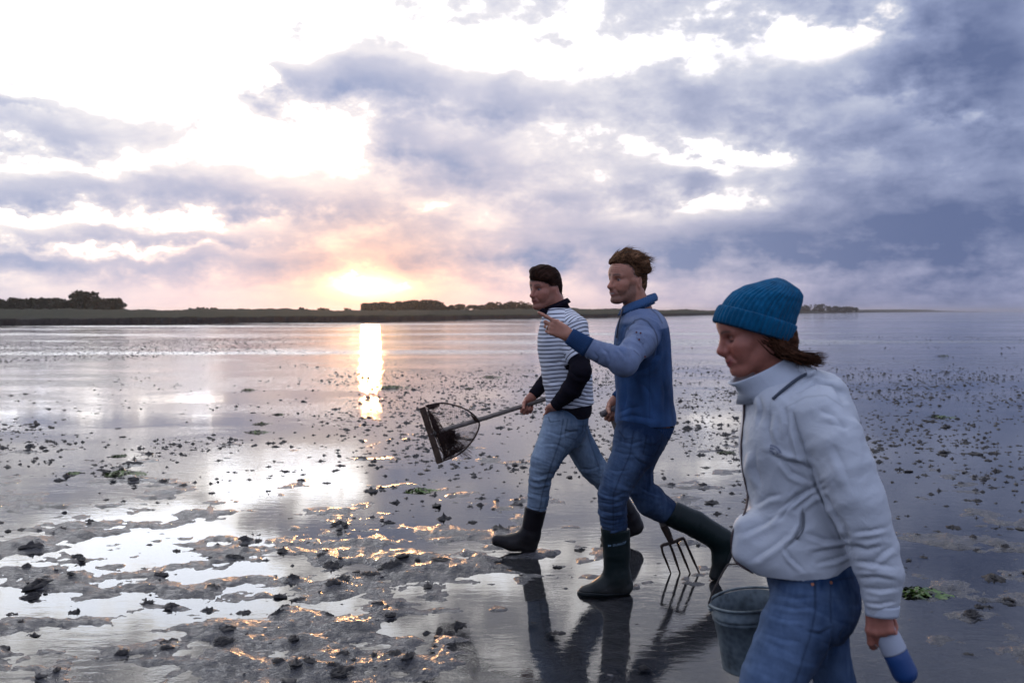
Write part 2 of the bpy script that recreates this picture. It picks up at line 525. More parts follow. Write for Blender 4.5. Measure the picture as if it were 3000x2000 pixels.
def coil_variant(seed):
    """a heap of squeezed-out mud strings"""
    r_ = np.random.default_rng(seed); g = Geo()
    v, f = ragged(3, seed); g.add(v, f)
    for k in range(8):
        a0 = r_.uniform(0, 6.28); rad = r_.uniform(0.15, 0.5); c0 = r_.normal(0, 0.26, 2)
        t = np.linspace(0, r_.uniform(2.0, 4.5), 8) + a0
        z = 0.62 - 0.75 * rad - 0.3 * np.hypot(*c0) + r_.normal(0, 0.12) + np.linspace(0, 0.12, 8)
        pts = np.stack([c0[0] + rad * np.cos(t), c0[1] + rad * 0.8 * np.sin(t), z + 0.05 * np.sin(3 * t)], 1)
        tube(g, pts, np.linspace(0.13, 0.07, 8) * r_.uniform(0.8, 1.25), 5)
    return g.mesh('lugworm_cast')


CAST_ME = [coil_variant(100 + k) for k in range(7)]
for m_ in CAST_ME: m_.materials.append(M_cast)
vis = (np.abs(cx_ / cy_) < 0.505) & (cy_ > 4.02)
size_px = np.where(vis, cr_ / cy_, 0)
# what the three walkers hide does not count
hid = np.zeros(len(cx_), bool)
sx_, sy_ = 1500 + cx_ / cy_ * F, 912 + CAM_H / cy_ * F
for a0, a1, b0, b1 in ((1550, 1720, 1180, 1480), (1750, 1930, 1150, 1620), (2180, 2560, 1100, 2000), (2090, 2270, 1740, 1950)):
    hid |= (sx_ > a0) & (sx_ < a1) & (sy_ > b0) & (sy_ < b1)
size_px[hid] = 0
order = np.argsort(-size_px); top = set(order[:290].tolist())
cz_ = np.zeros(len(cx_))
I_ = np.clip(np.searchsorted(rows, cy_), 0, nr - 1); J_ = np.clip(np.searchsorted(cols, cx_ / cy_), 0, ncol - 1)
cz_ = np.maximum(hz.reshape(nr, ncol)[I_, J_], -0.003)
for i in order[:290]:
    o = bpy.data.objects.new('lugworm_cast', CAST_ME[int(rng.integers(7))]); COL.objects.link(o)
    r = float(cr_[i])
    o.location = (cx_[i], cy_[i], cz_[i] - 0.004)
    o.rotation_euler = (rng.normal(0, 0.1), rng.normal(0, 0.1), rng.uniform(0, 6.28))
    o.scale = (r * rng.uniform(1.1, 1.8), r * rng.uniform(0.9, 1.3), r * rng.uniform(0.45, 0.75))
    o['label'] = 'small dark coiled heap of mud left by a lugworm on the wet flat'
    o['category'] = 'worm cast'; o['group'] = 'worm casts scattered over the mudflat'
rest = np.array([i for i in range(len(cx_)) if i not in top])


def lumps(idx, sub, nv, seed):
    v0, f0 = ico(sub); r_ = np.random.default_rng(seed); V, Fc, n = [], [], 0
    var = []
    for k in range(nv):
        var.append(ragged(sub, k + seed * 10)[0])
    kk = r_.integers(nv, size=len(idx))
    ang = r_.uniform(0, 6.28, len(idx)); r = cr_[idx]
    sc = np.stack([r * r_.uniform(1.0, 1.7, len(idx)), r * r_.uniform(0.75, 1.1, len(idx)), r * r_.uniform(0.42, 0.80, len(idx))], 1)
    q = np.stack(var)[kk] * sc[:, None]
    c_, s_ = np.cos(ang)[:, None], np.sin(ang)[:, None]
    q = np.stack([q[..., 0] * c_ - q[..., 1] * s_, q[..., 0] * s_ + q[..., 1] * c_, q[..., 2]], -1)
    q += np.stack([cx_[idx], cy_[idx], cz_[idx] + 0.001], 1)[:, None]
    fc = f0[None] + (np.arange(len(idx)) * len(v0))[:, None, None]
    return q.reshape(-1, 3), fc.reshape(-1, 3)


near = rest[cy_[rest] < 13]; farc = rest[cy_[rest] >= 13]
g = Geo(); g.add(*lumps(near, 2, 12, 3)) if len(near) < 3000 else g.add(*lumps(near, 1, 12, 3))
near2 = np.concatenate([near, near[::2], order[:290]])
# companion crumbs beside the heaps
off = rng.normal(0, 0.075, (len(near2), 2)); keepx, keepy, keepz, keepr = cx_, cy_, cz_, cr_
cx_, cy_ = keepx[near2] + off[:, 0], keepy[near2] + off[:, 1]; cr_ = keepr[near2] * rng.uniform(0.18, 0.42, len(near2))
cz_ = np.maximum(hz.reshape(nr, ncol)[np.clip(np.searchsorted(rows, cy_), 0, nr - 1), np.clip(np.searchsorted(cols, cx_ / cy_), 0, ncol - 1)], -0.003)
g.add(*lumps(np.arange(len(near2)), 1, 8, 4)); cx_, cy_, cz_, cr_ = keepx, keepy, keepz, keepr
g.add(*lumps(farc, 1, 8, 5)) if len(farc) < 5000 else g.add(*lumps(farc, 0 + 1, 8, 5))
obj('worm_casts', g.mesh('worm_casts'), M_cast, kind='stuff')
print('casts', len(cx_), len(near), len(farc))
# ------------------------------------------------------------------ far shore
SH = [(-900, 966), (-300, 958), (0, 955), (500, 949), (1000, 943.5), (1500, 935), (1800, 930), (2100, 922.5), (2350, 918), (2550, 915.3), (2760, 913.6), (2900, 913.2)]
CR = [(-900, 903), (0, 904), (300, 906), (400, 908.5), (600, 906), (800, 904), (1000, 909), (1150, 909), (1400, 907), (1560, 904), (1660, 899), (1710, 906), (1808, 903), (1890, 907),
      (1960, 908), (2007, 905), (2060, 909), (2350, 909), (2500, 907), (2560, 906.5), (2652, 906), (2720, 907), (2760, 910.3), (2830, 911.6), (2900, 912.6)]
pxs = np.arange(-900, 2901, 6.0)
shy = np.interp(pxs, *zip(*SH)); cry = np.interp(pxs, *zip(*CR))
Ysh = CAM_H * F / (shy - 912); sl = (pxs - 1500) / F
Ysh = Ysh * (1 + 0.012 * fbm(np.stack([pxs * 0.03, pxs * 0], 1), 3))
mult = np.array([0.995, 1.0, 1.004, 1.009, 1.016, 1.03, 1.06, 1.12, 1.2, 1.3, 1.42, 1.56, 1.7, 1.9, 2.3, 3.2, 5.0])
V = []
for k, m in enumerate(mult):
    Y = Ysh * m
    crest = CAM_H + (912 - cry) * Ysh * 1.56 / F
    stone = 0.72 * np.clip(Ysh / 110, 0.8, 1.25)
    nz = fbm(np.stack([sl * Y * 0.35, Y * 0.35], 1), 3)
    if m <= 1.016:
        z = np.interp(m, [0.995, 1.0, 1.009, 1.016], [-0.3, -0.02, 1, 1.0]) * (stone if m > 1 else 1) + (nz * 0.16 if m > 1 else 0)
    else:
        t = sstep(np.array(m), 1.016, 1.56)
        z = stone + (crest - stone) * float(t) + nz * (0.08 + 0.16 * float(t))
        if m > 1.6: z = z - (m - 1.56) * 0.5
    V.append(np.stack([sl * Y, Y, np.broadcast_to(z, Y.shape)], 1))
V = np.concatenate(V); n = len(pxs); i = (np.arange(len(mult) - 1)[:, None] * n + np.arange(n - 1)[None]).ravel()


def _land(b):
    c = objco(); s3 = node('ShaderNodeSeparateXYZ'); link(c, s3.inputs[0]); z = S(s3.outputs[2])
    n1 = noise(c, 0.16, 4, 0.6); n2 = noise(c, 1.6, 4, 0.7)
    grass = ramp(n1 * 0.7 + n2 * 0.3, [(0.3, (0.010, 0.014, 0.007)), (0.55, (0.017, 0.021, 0.010)), (0.75, (0.028, 0.028, 0.014))])
    stone = ramp(n2, [(0.3, (0.007, 0.006, 0.007)), (0.7, (0.020, 0.018, 0.019))])
    link(mixc(smooth(z + (n2 - 0.5) * 0.3, 0.66, 0.82), stone, grass), b.inputs['Base Color'])
    bump(b, n2, 0.3, 0.8)


M_land = mat('salt_marsh', rough=0.95, spec=0.1, build=_land)
obj('shore', mk_mesh('shore', V, np.stack([i, i + 1, i + n + 1, i + n], 1)), M_land, kind='structure')


def land_z(px, Y):
    yy = np.interp(px, pxs, Ysh); m = Y / yy
    crest = CAM_H + (912 - np.interp(px, pxs, cry)) * yy * 1.56 / F; stone = 0.62 * np.clip(yy / 110, 0.8, 1.25)
    t = float(sstep(np.array(m), 1.016, 1.56)); return stone + (crest - stone) * t - max(0, m - 1.56) * 0.5


def _leaf(b):
    c = objco(); n = noise(c, 0.9, 3)
    link(ramp(n, [(0.3, (0.014, 0.018, 0.009)), (0.7, (0.036, 0.042, 0.020))]), b.inputs['Base Color'])


M_leaf = mat('foliage', rough=0.85, spec=0.15, build=_leaf)
M_bark = mat('bark', (0.035, 0.028, 0.022), 0.9, 0.1)


def tree(px, top, Y, wpx, label, group, name='windswept_tree', trunk=True, base=None, leafs=1700):
    """crown of leaf clumps on a forked trunk; wpx is the crown's width in photograph pixels at that distance"""
    wpx *= 1.3; sc = Y / F; bz = land_z(px, Y) if base is None else base
    topz = P(px, top, Y)[2]; H = max(topz - bz, 0.6); Wd = wpx * sc
    r_ = np.random.default_rng(int(px * 7 + top))
    root = empty(name, (float((px - 1500) * sc), Y, bz - 0.1), label=label, category='tree' if 'tree' in name else 'bush', group=group)
    lo = -0.05
    # clumps
    nb = 16; cen = []
    for k in range(nb):
        a = r_.uniform(0, 6.28); q = math.sqrt(r_.random())
        zz = r_.uniform(lo + 0.10, 0.86)
        env = math.sqrt(max(0.05, 1 - ((zz - 0.52) / 0.56) ** 2))
        cen.append((q * env * Wd * 0.42 * math.cos(a), q * env * Wd * 0.42 * math.sin(a), H * zz, r_.uniform(0.17, 0.27) * min(Wd, H * 1.5)))
    cen.append((0, 0, H * 0.80, 0.2 * min(Wd, H)))
    cen = np.array(cen)
    k = r_.integers(len(cen), size=leafs); d = r_.normal(size=(leafs, 3)); d /= np.linalg.norm(d, axis=1, keepdims=True)
    rr = r_.uniform(0.35, 1.0, leafs) ** 0.6
    pos = cen[k, :3] + d * (cen[k, 3] * rr)[:, None] * np.array([1.1, 1.1, 0.8])
    pos[:, 2] = np.clip(pos[:, 2], -0.05 * H, H * 1.0)
    ls = max(0.040 * Wd, 0.075 * H) * r_.uniform(0.6, 1.5, leafs)
    a1 = r_.normal(size=(leafs, 3)); a1 /= np.linalg.norm(a1, axis=1, keepdims=True)
    a2 = np.cross(a1, r_.normal(size=(leafs, 3))); a2 /= np.linalg.norm(a2, axis=1, keepdims=True)
    v = np.stack([pos + (a1 * -1 - a2 * 0.6) * ls[:, None], pos + (a1 - a2 * 0.5) * ls[:, None], pos + (a1 * 0.7 + a2 * 0.7) * ls[:, None], pos + (a1 * -0.8 + a2 * 0.5) * ls[:, None]], 1)
    obj('crown', mk_mesh('crown', v.reshape(-1, 3), np.arange(leafs * 4).reshape(-1, 4), False), M_leaf, root)
    g = Geo()
    for b_ in range(5 if trunk else 3):
        c = cen[b_]
        tube(g, catmull([(0, 0, 0), (c[0] * 0.15, c[1] * 0.15, H * 0.25), (c[0] * 0.6, c[1] * 0.6, c[2] * 0.75), tuple(c[:3])], 7), np.linspace(0.035 * H + 0.01, 0.012 * H, 7), 5)
    obj('trunk', g.mesh('trunk'), M_bark, root)
    return root


gv = 'trees and bushes on the far shore'
Lg = [(8, 876, 60, 'low dark tree at the left edge of the grove, by the picture border'), (48, 871, 46, 'low dark tree second from the left edge in the left grove'),
      (95, 873, 60, 'broad low tree in the left grove just after the sky gap'), (140, 872, 64, 'broad low tree in the middle of the left grove'),
      (183, 875, 56, 'low tree left beside the tallest tree of the grove'), (214, 878, 40, 'small low tree at the left foot of the tallest tree'),
      (256, 853, 66, 'tallest round tree of the grove on the left shore'), (300, 872, 46, 'small tree on the right side of the tallest tree'),
      (330, 871, 34, 'thin tree with bare stems near the right end of the left grove'), (352, 878, 24, 'last thin tree at the right end of the left grove')]
for px, top, wd, lb in Lg: tree(px, top, 188, wd, lb, gv, trunk=True)
for px, top, wd, lb in ((585, 906 - 3, 50, 'low wide bush on the marsh left of the sunset'), (620, 903, 36, 'low bush beside the wide bush left of the sunset'),
                        (888, 902.5, 26, 'rounded bush standing alone left of the sun'), (948, 903.5, 30, 'rounded bush nearest below the left side of the sun glow'), (1018, 907, 20, 'small bush directly left of the central copse')):
    tree(px, top, 222, wd, lb, gv, 'shrub', False, leafs=500)
for k, (px, top, wd) in enumerate(((1082, 888, 44), (1108, 886, 50), (1138, 885, 54), (1170, 884, 54), (1200, 882, 52), (1228, 880, 54), (1256, 879, 50), (1284, 884, 46))):
    tree(px, top, 300, wd, ['sunlit left end tree of the central copse under the sun', 'second tree from the left end of the central copse', 'third tree from the left in the central copse',
         'fourth tree from the left in the central copse', 'fourth tree from the right in the central copse', 'third tree from the right in the central copse',
         'tallest tree near the right end of the central copse', 'last tree at the right end of the central copse'][k], gv, base=1.6, trunk=(k == 0), leafs=1500)
for k, (px, top, wd) in enumerate(((1318, 893, 34), (1352, 891, 36), (1384, 893, 30), (1412, 891, 36), (1444, 885, 44), (1480, 886, 40), (1508, 882, 44), (1540, 887, 40))):
    tree(px, top, 320, wd, ['low bush right after the central copse', 'second low bush right of the central copse', 'third low bush right of the central copse', 'low bush midway between copse and striped man',
         'taller rounded bush midway between copse and striped man', 'bush left of the tallest one behind the striped man', 'tallest rounded bush just left of the striped man', 'bush hidden partly by the head of the striped man'][k],
         gv, 'shrub', False, base=1.5, leafs=1100)
for k, (px, top, wd) in enumerate(((2362, 893, 26), (2400, 891, 34), (2430, 896, 26), (2448, 896, 14), (2470, 897, 30), (2494, 898, 30), (2335, 897, 40))):
    tree(px, top, 900, wd, ['distant feathery tree right beside the blue hat', 'distant tallest tree right of the blue hat', 'distant low tree in the group right of the blue hat', 'distant tiny pointed tree right of the blue hat',
         'distant tree left of the last one on the right shore', 'distant last rounded tree on the right shore', 'distant tree hidden partly by the blue hat'][k], gv, base=1.0, leafs=700, trunk=False)

# ------------------------------------------------------------------ seaweed
def _weed(b):
    a = node('ShaderNodeAttribute', attribute_name='Col'); link(a.outputs['Color'], b.inputs['Base Color'])


M_weed = mat('seaweed', rough=0.35, spec=0.5, attr=True)
for px, py, wpx, lb in ((1140, 1136, 95, 'long green and brown seaweed heap below the sun reflection'), (752, 1266, 48, 'rounded dark seaweed lump in the left middle distance'),
                        (765, 1242, 40, 'flat seaweed scrap behind the rounded dark lump'), (213, 1386, 34, 'bright green seaweed tuft far left, nearest to the picture border'),
                        (358, 1389, 88, 'flat long strip of green seaweed right of the far left tuft'), (346, 1336, 34, 'pale thin seaweed scrap above the long green strip'),
                        (727, 1143, 36, 'thin distant seaweed scrap left of the sun reflection'), (1437, 1105, 42, 'dark flat seaweed lump left of the striped shirt'),
                        (1374, 1138, 22, 'small seaweed scrap below the dark lump left of the striped shirt'), (1232, 1438, 62, 'green seaweed tuft below the hand net'),
                        (2690, 1738, 110, 'large bright green seaweed clump right of the white sleeve'), (2763, 1043, 36, 'distant seaweed lump on the right edge flats'),
                        (2130, 1326, 40, 'small seaweed clump left of the white jacket'), (2755, 1222, 44, 'green seaweed speck among casts right of the jacket'), (818, 1214, 28, 'tiny olive seaweed scrap right of the dark lump')):
    p = G(px, py); wd = wpx * p[1] / F; r_ = np.random.default_rng(int(px + py)); g = Geo()
    ns = 110 if wpx > 60 else 55
    dep = min(wd * 0.8, 0.22)
    for k in range(ns):
        u, v_ = r_.normal(0, 0.26, 2); u = np.clip(u, -0.5, 0.5); v_ = np.clip(v_, -0.5, 0.5)
        env = math.exp(-(u * u + v_ * v_) * 5) * min(0.05, wd * 0.13)
        a = r_.uniform(0, 6.28); L = r_.uniform(0.25, 0.6) * min(wd, 0.3); nseg = 6
        t = np.linspace(0, 1, nseg); cur = r_.normal(0, 1.4)
        xs = u * wd + L * np.cumsum(np.cos(a + cur * t)) / nseg; ys = v_ * dep + L * 0.6 * np.cumsum(np.sin(a + cur * t)) / nseg
        zs = env * (1 - 0.8 * t) * r_.uniform(0.5, 1.3) + 0.004 + 0.004 * np.sin(6 * t + k)
        wv = r_.uniform(0.004, 0.011) * (1 - 0.5 * t) * (1 + wd)
        nx, ny = -np.sin(a + cur * t), np.cos(a + cur * t)
        A = np.stack([xs + nx * wv, ys + ny * wv, zs + 0.4 * wv], 1); B_ = np.stack([xs - nx * wv, ys - ny * wv, zs - 0.2 * wv], 1)
        j = np.arange(nseg - 1)
        green = r_.random() < (0.85 if 'green' in lb else 0.4)
        cc = np.array((0.055, 0.105, 0.012) if green else (0.028, 0.030, 0.012)) * r_.uniform(0.5, 1.5)
        g.add(np.concatenate([A, B_]), np.stack([j, j + 1, j + 1 + nseg, j + nseg], 1), cc)
    o = obj('seaweed_clump', g.mesh('seaweed_clump'), M_weed, label=lb, category='seaweed', group='seaweed lying on the mudflat')
    o.location = (p[0], p[1], ground_z(p[0], p[1]) if p[1] < 34 else 0.0)
# ------------------------------------------------------------------ signed-distance modelling (bodies and clothes)
def nrm(v):
    v = np.asarray(v, float); return v / max(np.linalg.norm(v), 1e-9)


def smin(a, b, k):
    h = np.clip(0.5 + 0.5 * (b - a) / k, 0, 1)
    return b + (a - b) * h - k * h * (1 - h)


def d_cone(p, a, b, ra, rb):
    a = np.asarray(a, np.float32); ab = np.asarray(b, np.float32) - a
    t = np.clip(((p - a) @ ab) / max(float(ab @ ab), 1e-9), 0, 1)
    q = p - a - t[:, None] * ab
    return np.sqrt(np.einsum('ij,ij->i', q, q)) - (ra + (rb - ra) * t)


def d_ell(p, c, r, M=None):
    q = p - np.asarray(c, np.float32)
    if M is not None: q = q @ np.asarray(M, np.float32)
    r = np.asarray(r, np.float32)
    k0 = np.sqrt(((q / r) ** 2).sum(1)); k1 = np.sqrt(((q / r ** 2) ** 2).sum(1))
    return k0 * (k0 - 1) / np.maximum(k1, 1e-6)


class Sdf:
    """a list of shapes blended in order"""
    def __init__(s): s.ops = []

    def cone(s, a, b, ra, rb=None, k=0.02, op='u'):
        a, b = np.asarray(a, float), np.asarray(b, float); rb = ra if rb is None else rb
        m = max(ra, rb); lo = np.minimum(a, b) - m; hi = np.maximum(a, b) + m
        s.ops.append((op, k, lambda p: d_cone(p, a, b, ra, rb), lo, hi)); return s

    def ell(s, c, r, M=None, k=0.02, op='u'):
        c = np.asarray(c, float); m = max(r)
        s.ops.append((op, k, lambda p: d_ell(p, c, r, M), c - m, c + m)); return s

    def chain(s, pts, rad, k=0.02):
        for i in range(len(pts) - 1): s.cone(pts[i], pts[i + 1], rad[i], rad[i + 1], k if i == 0 else 0.006)
        return s

    def stack(s, zs, cx, cy, a, b, n=2.3, k=0.03, yaw=0.0, shear=None, op='u'):
        """upright body of elliptic sections: heights, centres, half-extents"""
        zs = np.asarray(zs, float); o = np.argsort(zs); zs = zs[o]
        T = [np.broadcast_to(np.asarray(t, float), zs.shape)[o] for t in (cx, cy, a, b)]
        zz = np.linspace(zs[0], zs[-1], 96)
        fine_ = catmull(np.stack([zs] + T, 1), 400); T2 = [np.interp(zz, fine_[:, 0], fine_[:, i + 1]) for i in range(4)]
        c_, s_ = math.cos(yaw), math.sin(yaw)

        def f(p):
            z = p[:, 2]
            X = np.interp(z, zz, T2[0]); Y = np.interp(z, zz, T2[1]); A = np.interp(z, zz, T2[2]); B_ = np.interp(z, zz, T2[3])
            dx_, dy_ = p[:, 0] - X, p[:, 1] - Y
            u, v = dx_ * c_ + dy_ * s_, -dx_ * s_ + dy_ * c_
            rr = (np.abs(u / A) ** n + np.abs(v / B_) ** n) ** (1 / n)
            d = (rr - 1) * np.minimum(A, B_) * 0.9
            e = np.maximum(z - zs[-1], zs[0] - z)
            return np.where(e > 0, np.sqrt(np.maximum(d, 0) ** 2 + e ** 2), np.maximum(d, e)).astype(np.float32)
        m = max(T[2].max(), T[3].max())
        lo = np.array([T[0].min() - m, T[1].min() - m, zs[0]]); hi = np.array([T[0].max() + m, T[1].max() + m, zs[-1]])
        s.ops.append((op, k, f, lo, hi)); return s

    def fn(s, f, lo, hi, k=0.01, op='u'):
        s.ops.append((op, k, f, np.asarray(lo, float), np.asarray(hi, float))); return s

    def bounds(s, m=0.03):
        u = [o for o in s.ops if o[0] == 'u']
        return np.min([o[3] for o in u], 0) - m, np.max([o[4] for o in u], 0) + m

    def __call__(s, p):
        out = np.empty(len(p), np.float32)
        for i in range(0, len(p), 16384):
            q = np.ascontiguousarray(p[i:i + 16384]); out[i:i + 16384] = s.part(q, q.min(0), q.max(0))
        return out

    def part(s, p, blo, bhi):
        d = np.full(len(p), 1.0, np.float32)
        for op, k, f, lo, hi in s.ops:
            m = k + 0.07
            if np.any(bhi < lo - m) or np.any(blo > hi + m): continue      # too far to matter
            if op == 'u': d = smin(d, f(p), k)
            elif op == 's': d = -smin(-d, f(p), k)
            elif op == 'i': d = -smin(-d, -f(p), k)
            elif op == 'o': d = d + f(p)
        return d


_EDGES = [(0, 1), (2, 3), (4, 5), (6, 7), (0, 2), (1, 3), (4, 6), (5, 7), (0, 4), (1, 5), (2, 6), (3, 7)]


def surf(f, lo, hi, vox, iters=1, slack=1.75):
    """surface nets over the blocks that hold the surface; returns vertices and quads"""
    BL = 8
    lo = np.asarray(lo, float); n = (np.ceil((np.asarray(hi) - lo) / (vox * BL)).astype(int)) * BL
    nb = n // BL
    bi = np.stack(np.meshgrid(*[np.arange(k) for k in nb], indexing='ij'), -1).reshape(-1, 3)
    bi = bi[np.lexsort((bi[:, 1], bi[:, 0], bi[:, 2]))]; cen = (lo + (bi * BL + BL / 2 - 0.5) * vox).astype(np.float32)
    dc = f(cen)
    act = np.abs(dc) < 0.5 * math.sqrt(3) * BL * vox * slack
    D = np.ones(nb, np.float32); D[tuple(bi.T)] = np.where(dc > 0, 1, -1)
    D = np.repeat(np.repeat(np.repeat(D, BL, 0), BL, 1), BL, 2)
    loc = np.stack(np.meshgrid(*[np.arange(BL)] * 3, indexing='ij'), -1).reshape(-1, 3)
    ba = bi[act]; ba = ba[np.lexsort((ba[:, 1], ba[:, 0], ba[:, 2]))]
    idx = (ba[:, None] * BL + loc[None]).reshape(-1, 3)
    val = f((lo + idx * vox).astype(np.float32))
    D[tuple(idx.T)] = val
    I = D < 0
    S8 = I[:-1, :-1, :-1].astype(np.uint8)
    for a in range(1, 8):
        i, j, k = (a >> 2) & 1, (a >> 1) & 1, a & 1
        S8 = S8 + I[i:i + n[0] - 1, j:j + n[1] - 1, k:k + n[2] - 1]
    cells = np.argwhere((S8 > 0) & (S8 < 8))
    cor = np.array([[(a >> 2) & 1, (a >> 1) & 1, a & 1] for a in range(8)])
    dv = np.stack([D[tuple((cells + cor[a]).T)] for a in range(8)], 1)
    acc = np.zeros((len(cells), 3)); cnt = np.zeros(len(cells))
    for a, b in _EDGES:
        da, db = dv[:, a], dv[:, b]; m = (da < 0) != (db < 0)
        t = np.where(m, da / np.where(m, da - db, 1), 0)
        acc += np.where(m[:, None], cor[a] + t[:, None] * (cor[b] - cor[a]), 0); cnt += m
    v = lo + (cells + acc / cnt[:, None]) * vox
    flat = (cells[:, 0] * n[1] + cells[:, 1]) * n[2] + cells[:, 2]
    quads = []
    for ax in range(3):
        o1, o2 = [(1, 2), (2, 0), (0, 1)][ax]
        sl0 = [slice(None)] * 3; sl1 = [slice(None)] * 3; sl0[ax] = slice(0, -1); sl1[ax] = slice(1, None)
        A, Bq = I[tuple(sl0)], I[tuple(sl1)]
        e = np.argwhere(A != Bq); e = e[(e[:, o1] > 0) & (e[:, o2] > 0) & (e[:, o1] < n[o1] - 1) & (e[:, o2] < n[o2] - 1)]
        ins = A[tuple(e.T)]
        ids = []
        for a, b in ((1, 1), (0, 1), (0, 0), (1, 0)):
            c = e.copy(); c[:, o1] -= a; c[:, o2] -= b
            ids.append(np.searchsorted(flat, (c[:, 0] * n[1] + c[:, 1]) * n[2] + c[:, 2]))
        q = np.stack(ids, 1); q[~ins] = q[~ins][:, ::-1]
        quads.append(q)
    q = np.concatenate(quads)
    for _ in range(iters): v = relax(v, q, 0.5)
    return v, q


def relax(v, q, w=0.5):
    acc = np.zeros_like(v); cnt = np.zeros(len(v))
    for a in range(4):
        b = (a + 1) % 4
        for i, j in ((a, b), (b, a)):
            for c in range(3): acc[:, c] += np.bincount(q[:, i], v[q[:, j], c], len(v))
            cnt += np.bincount(q[:, i], minlength=len(v))
    return v * (1 - w) + w * acc / np.maximum(cnt, 1)[:, None]


def vnormals(v, q):
    fn = np.cross(v[q[:, 2]] - v[q[:, 0]], v[q[:, 3]] - v[q[:, 1]])
    n = np.zeros_like(v)
    for a in range(4):
        for c in range(3): n[:, c] += np.bincount(q[:, a], fn[:, c], len(v))
    return n / np.maximum(np.linalg.norm(n, axis=1, keepdims=True), 1e-12)


def seg_co(p, a, b):
    """distance along and away from a segment"""
    a = np.asarray(a, float); ab = np.asarray(b, float) - a
    t = ((p - a) @ ab) / (ab @ ab); q = p - a - np.clip(t, 0, 1)[:, None] * ab
    return t, np.linalg.norm(q, axis=1)


def crease(p, pts, wd):
    """soft weight of points near a polyline"""
    d = np.full(len(p), 9.0)
    for i in range(len(pts) - 1): d = np.minimum(d, seg_co(p, pts[i], pts[i + 1])[1])
    return np.exp(-(d / wd) ** 2)


def frame(fwd, up):
    f = nrm(fwd); s = nrm(np.cross(up, f)); u = np.cross(f, s)
    return np.stack([f, s, u], 1)          # columns: forward, left, up


# ------------------------------------------------------------------ hands
def hand(sd, wrist, direc, back, thumb_side, size=1.0, curl=(60, 70, 45), spread=6, index=None, thumb=(35, 20, 10), fingers=None, tflex=None):
    """adds one hand: direc wrist to knuckles, back = outward normal of the back of the hand,
    thumb_side = +1 / -1 across the palm; curl per joint in degrees (or one triple per finger)"""
    d = nrm(direc); bk = np.asarray(back, float); bk = nrm(bk - d * (bk @ d)); ac = np.cross(d, bk) * thumb_side    # towards the thumb
    L = 0.092 * size; wrist = np.asarray(wrist, float)
    offs = [0.031, 0.0105, -0.0095, -0.028]
    lens = [(0.043, 0.026, 0.021), (0.047, 0.030, 0.022), (0.044, 0.028, 0.022), (0.035, 0.021, 0.019)]
    reach = [0.97, 1.0, 0.96, 0.88]; rad = [0.0096, 0.0098, 0.0094, 0.0084]
    out = {}
    sd.ell(wrist + d * 0.005, (0.034 * size, 0.030 * size, 0.021 * size), np.stack([d, ac, bk], 1), k=0.015)
    for i in range(4):
        kn = wrist + d * L * reach[i] + ac * offs[i] * size + bk * 0.004
        base = wrist + d * 0.012 + ac * offs[i] * 0.62 * size
        sd.cone(base, kn, 0.0145 * size, 0.0118 * size, k=0.012)
        cu = (fingers[i] if fingers else curl)
        dr = nrm(d + ac * math.tan(R(spread * (1.5 - i) / 1.5)) * (0.6 if cu[0] < 40 else 0.2))
        p = kn; ang = 0; joints = [p]
        for j in range(3):
            ang += R(cu[j]); dd = dr * math.cos(ang) - bk * math.sin(ang)
            q = p + dd * lens[i][j] * size
            r0 = rad[i] * size * (1 - 0.06 * j); sd.cone(p, q, r0 * (1.06 if j == 0 else 1.0), r0 * 0.93, k=0.006 if j else 0.008)
            p = q; joints.append(p)
        out[i] = joints
    # the heel and the thumb from the side of the palm
    sd.cone(wrist + d * 0.02 + ac * 0.018 * size - bk * 0.008, wrist + d * 0.055 + ac * 0.026 * size - bk * 0.010, 0.017 * size, 0.014 * size, k=0.014)
    t0 = wrist + d * 0.028 * size + ac * 0.027 * size - bk * 0.006
    a1, a2, a3 = thumb; p = t0; ang = R(a1); flex = R(18 if tflex is None else tflex); joints = [p]
    for L_, r0, r1, da in ((0.040, 0.0140, 0.0115, 0), (0.034, 0.0110, 0.0100, a2), (0.027, 0.0100, 0.0080, a3)):
        ang -= R(da); dd = nrm(d * math.cos(ang) + ac * math.sin(ang)) * math.cos(flex) - bk * math.sin(flex)
        q = p + dd * L_ * size; sd.cone(p, q, r0 * size, r1 * size, k=0.010); p = q; flex += R(abs(da) * 0.5); joints.append(p)
    out['thumb'] = joints
    return out


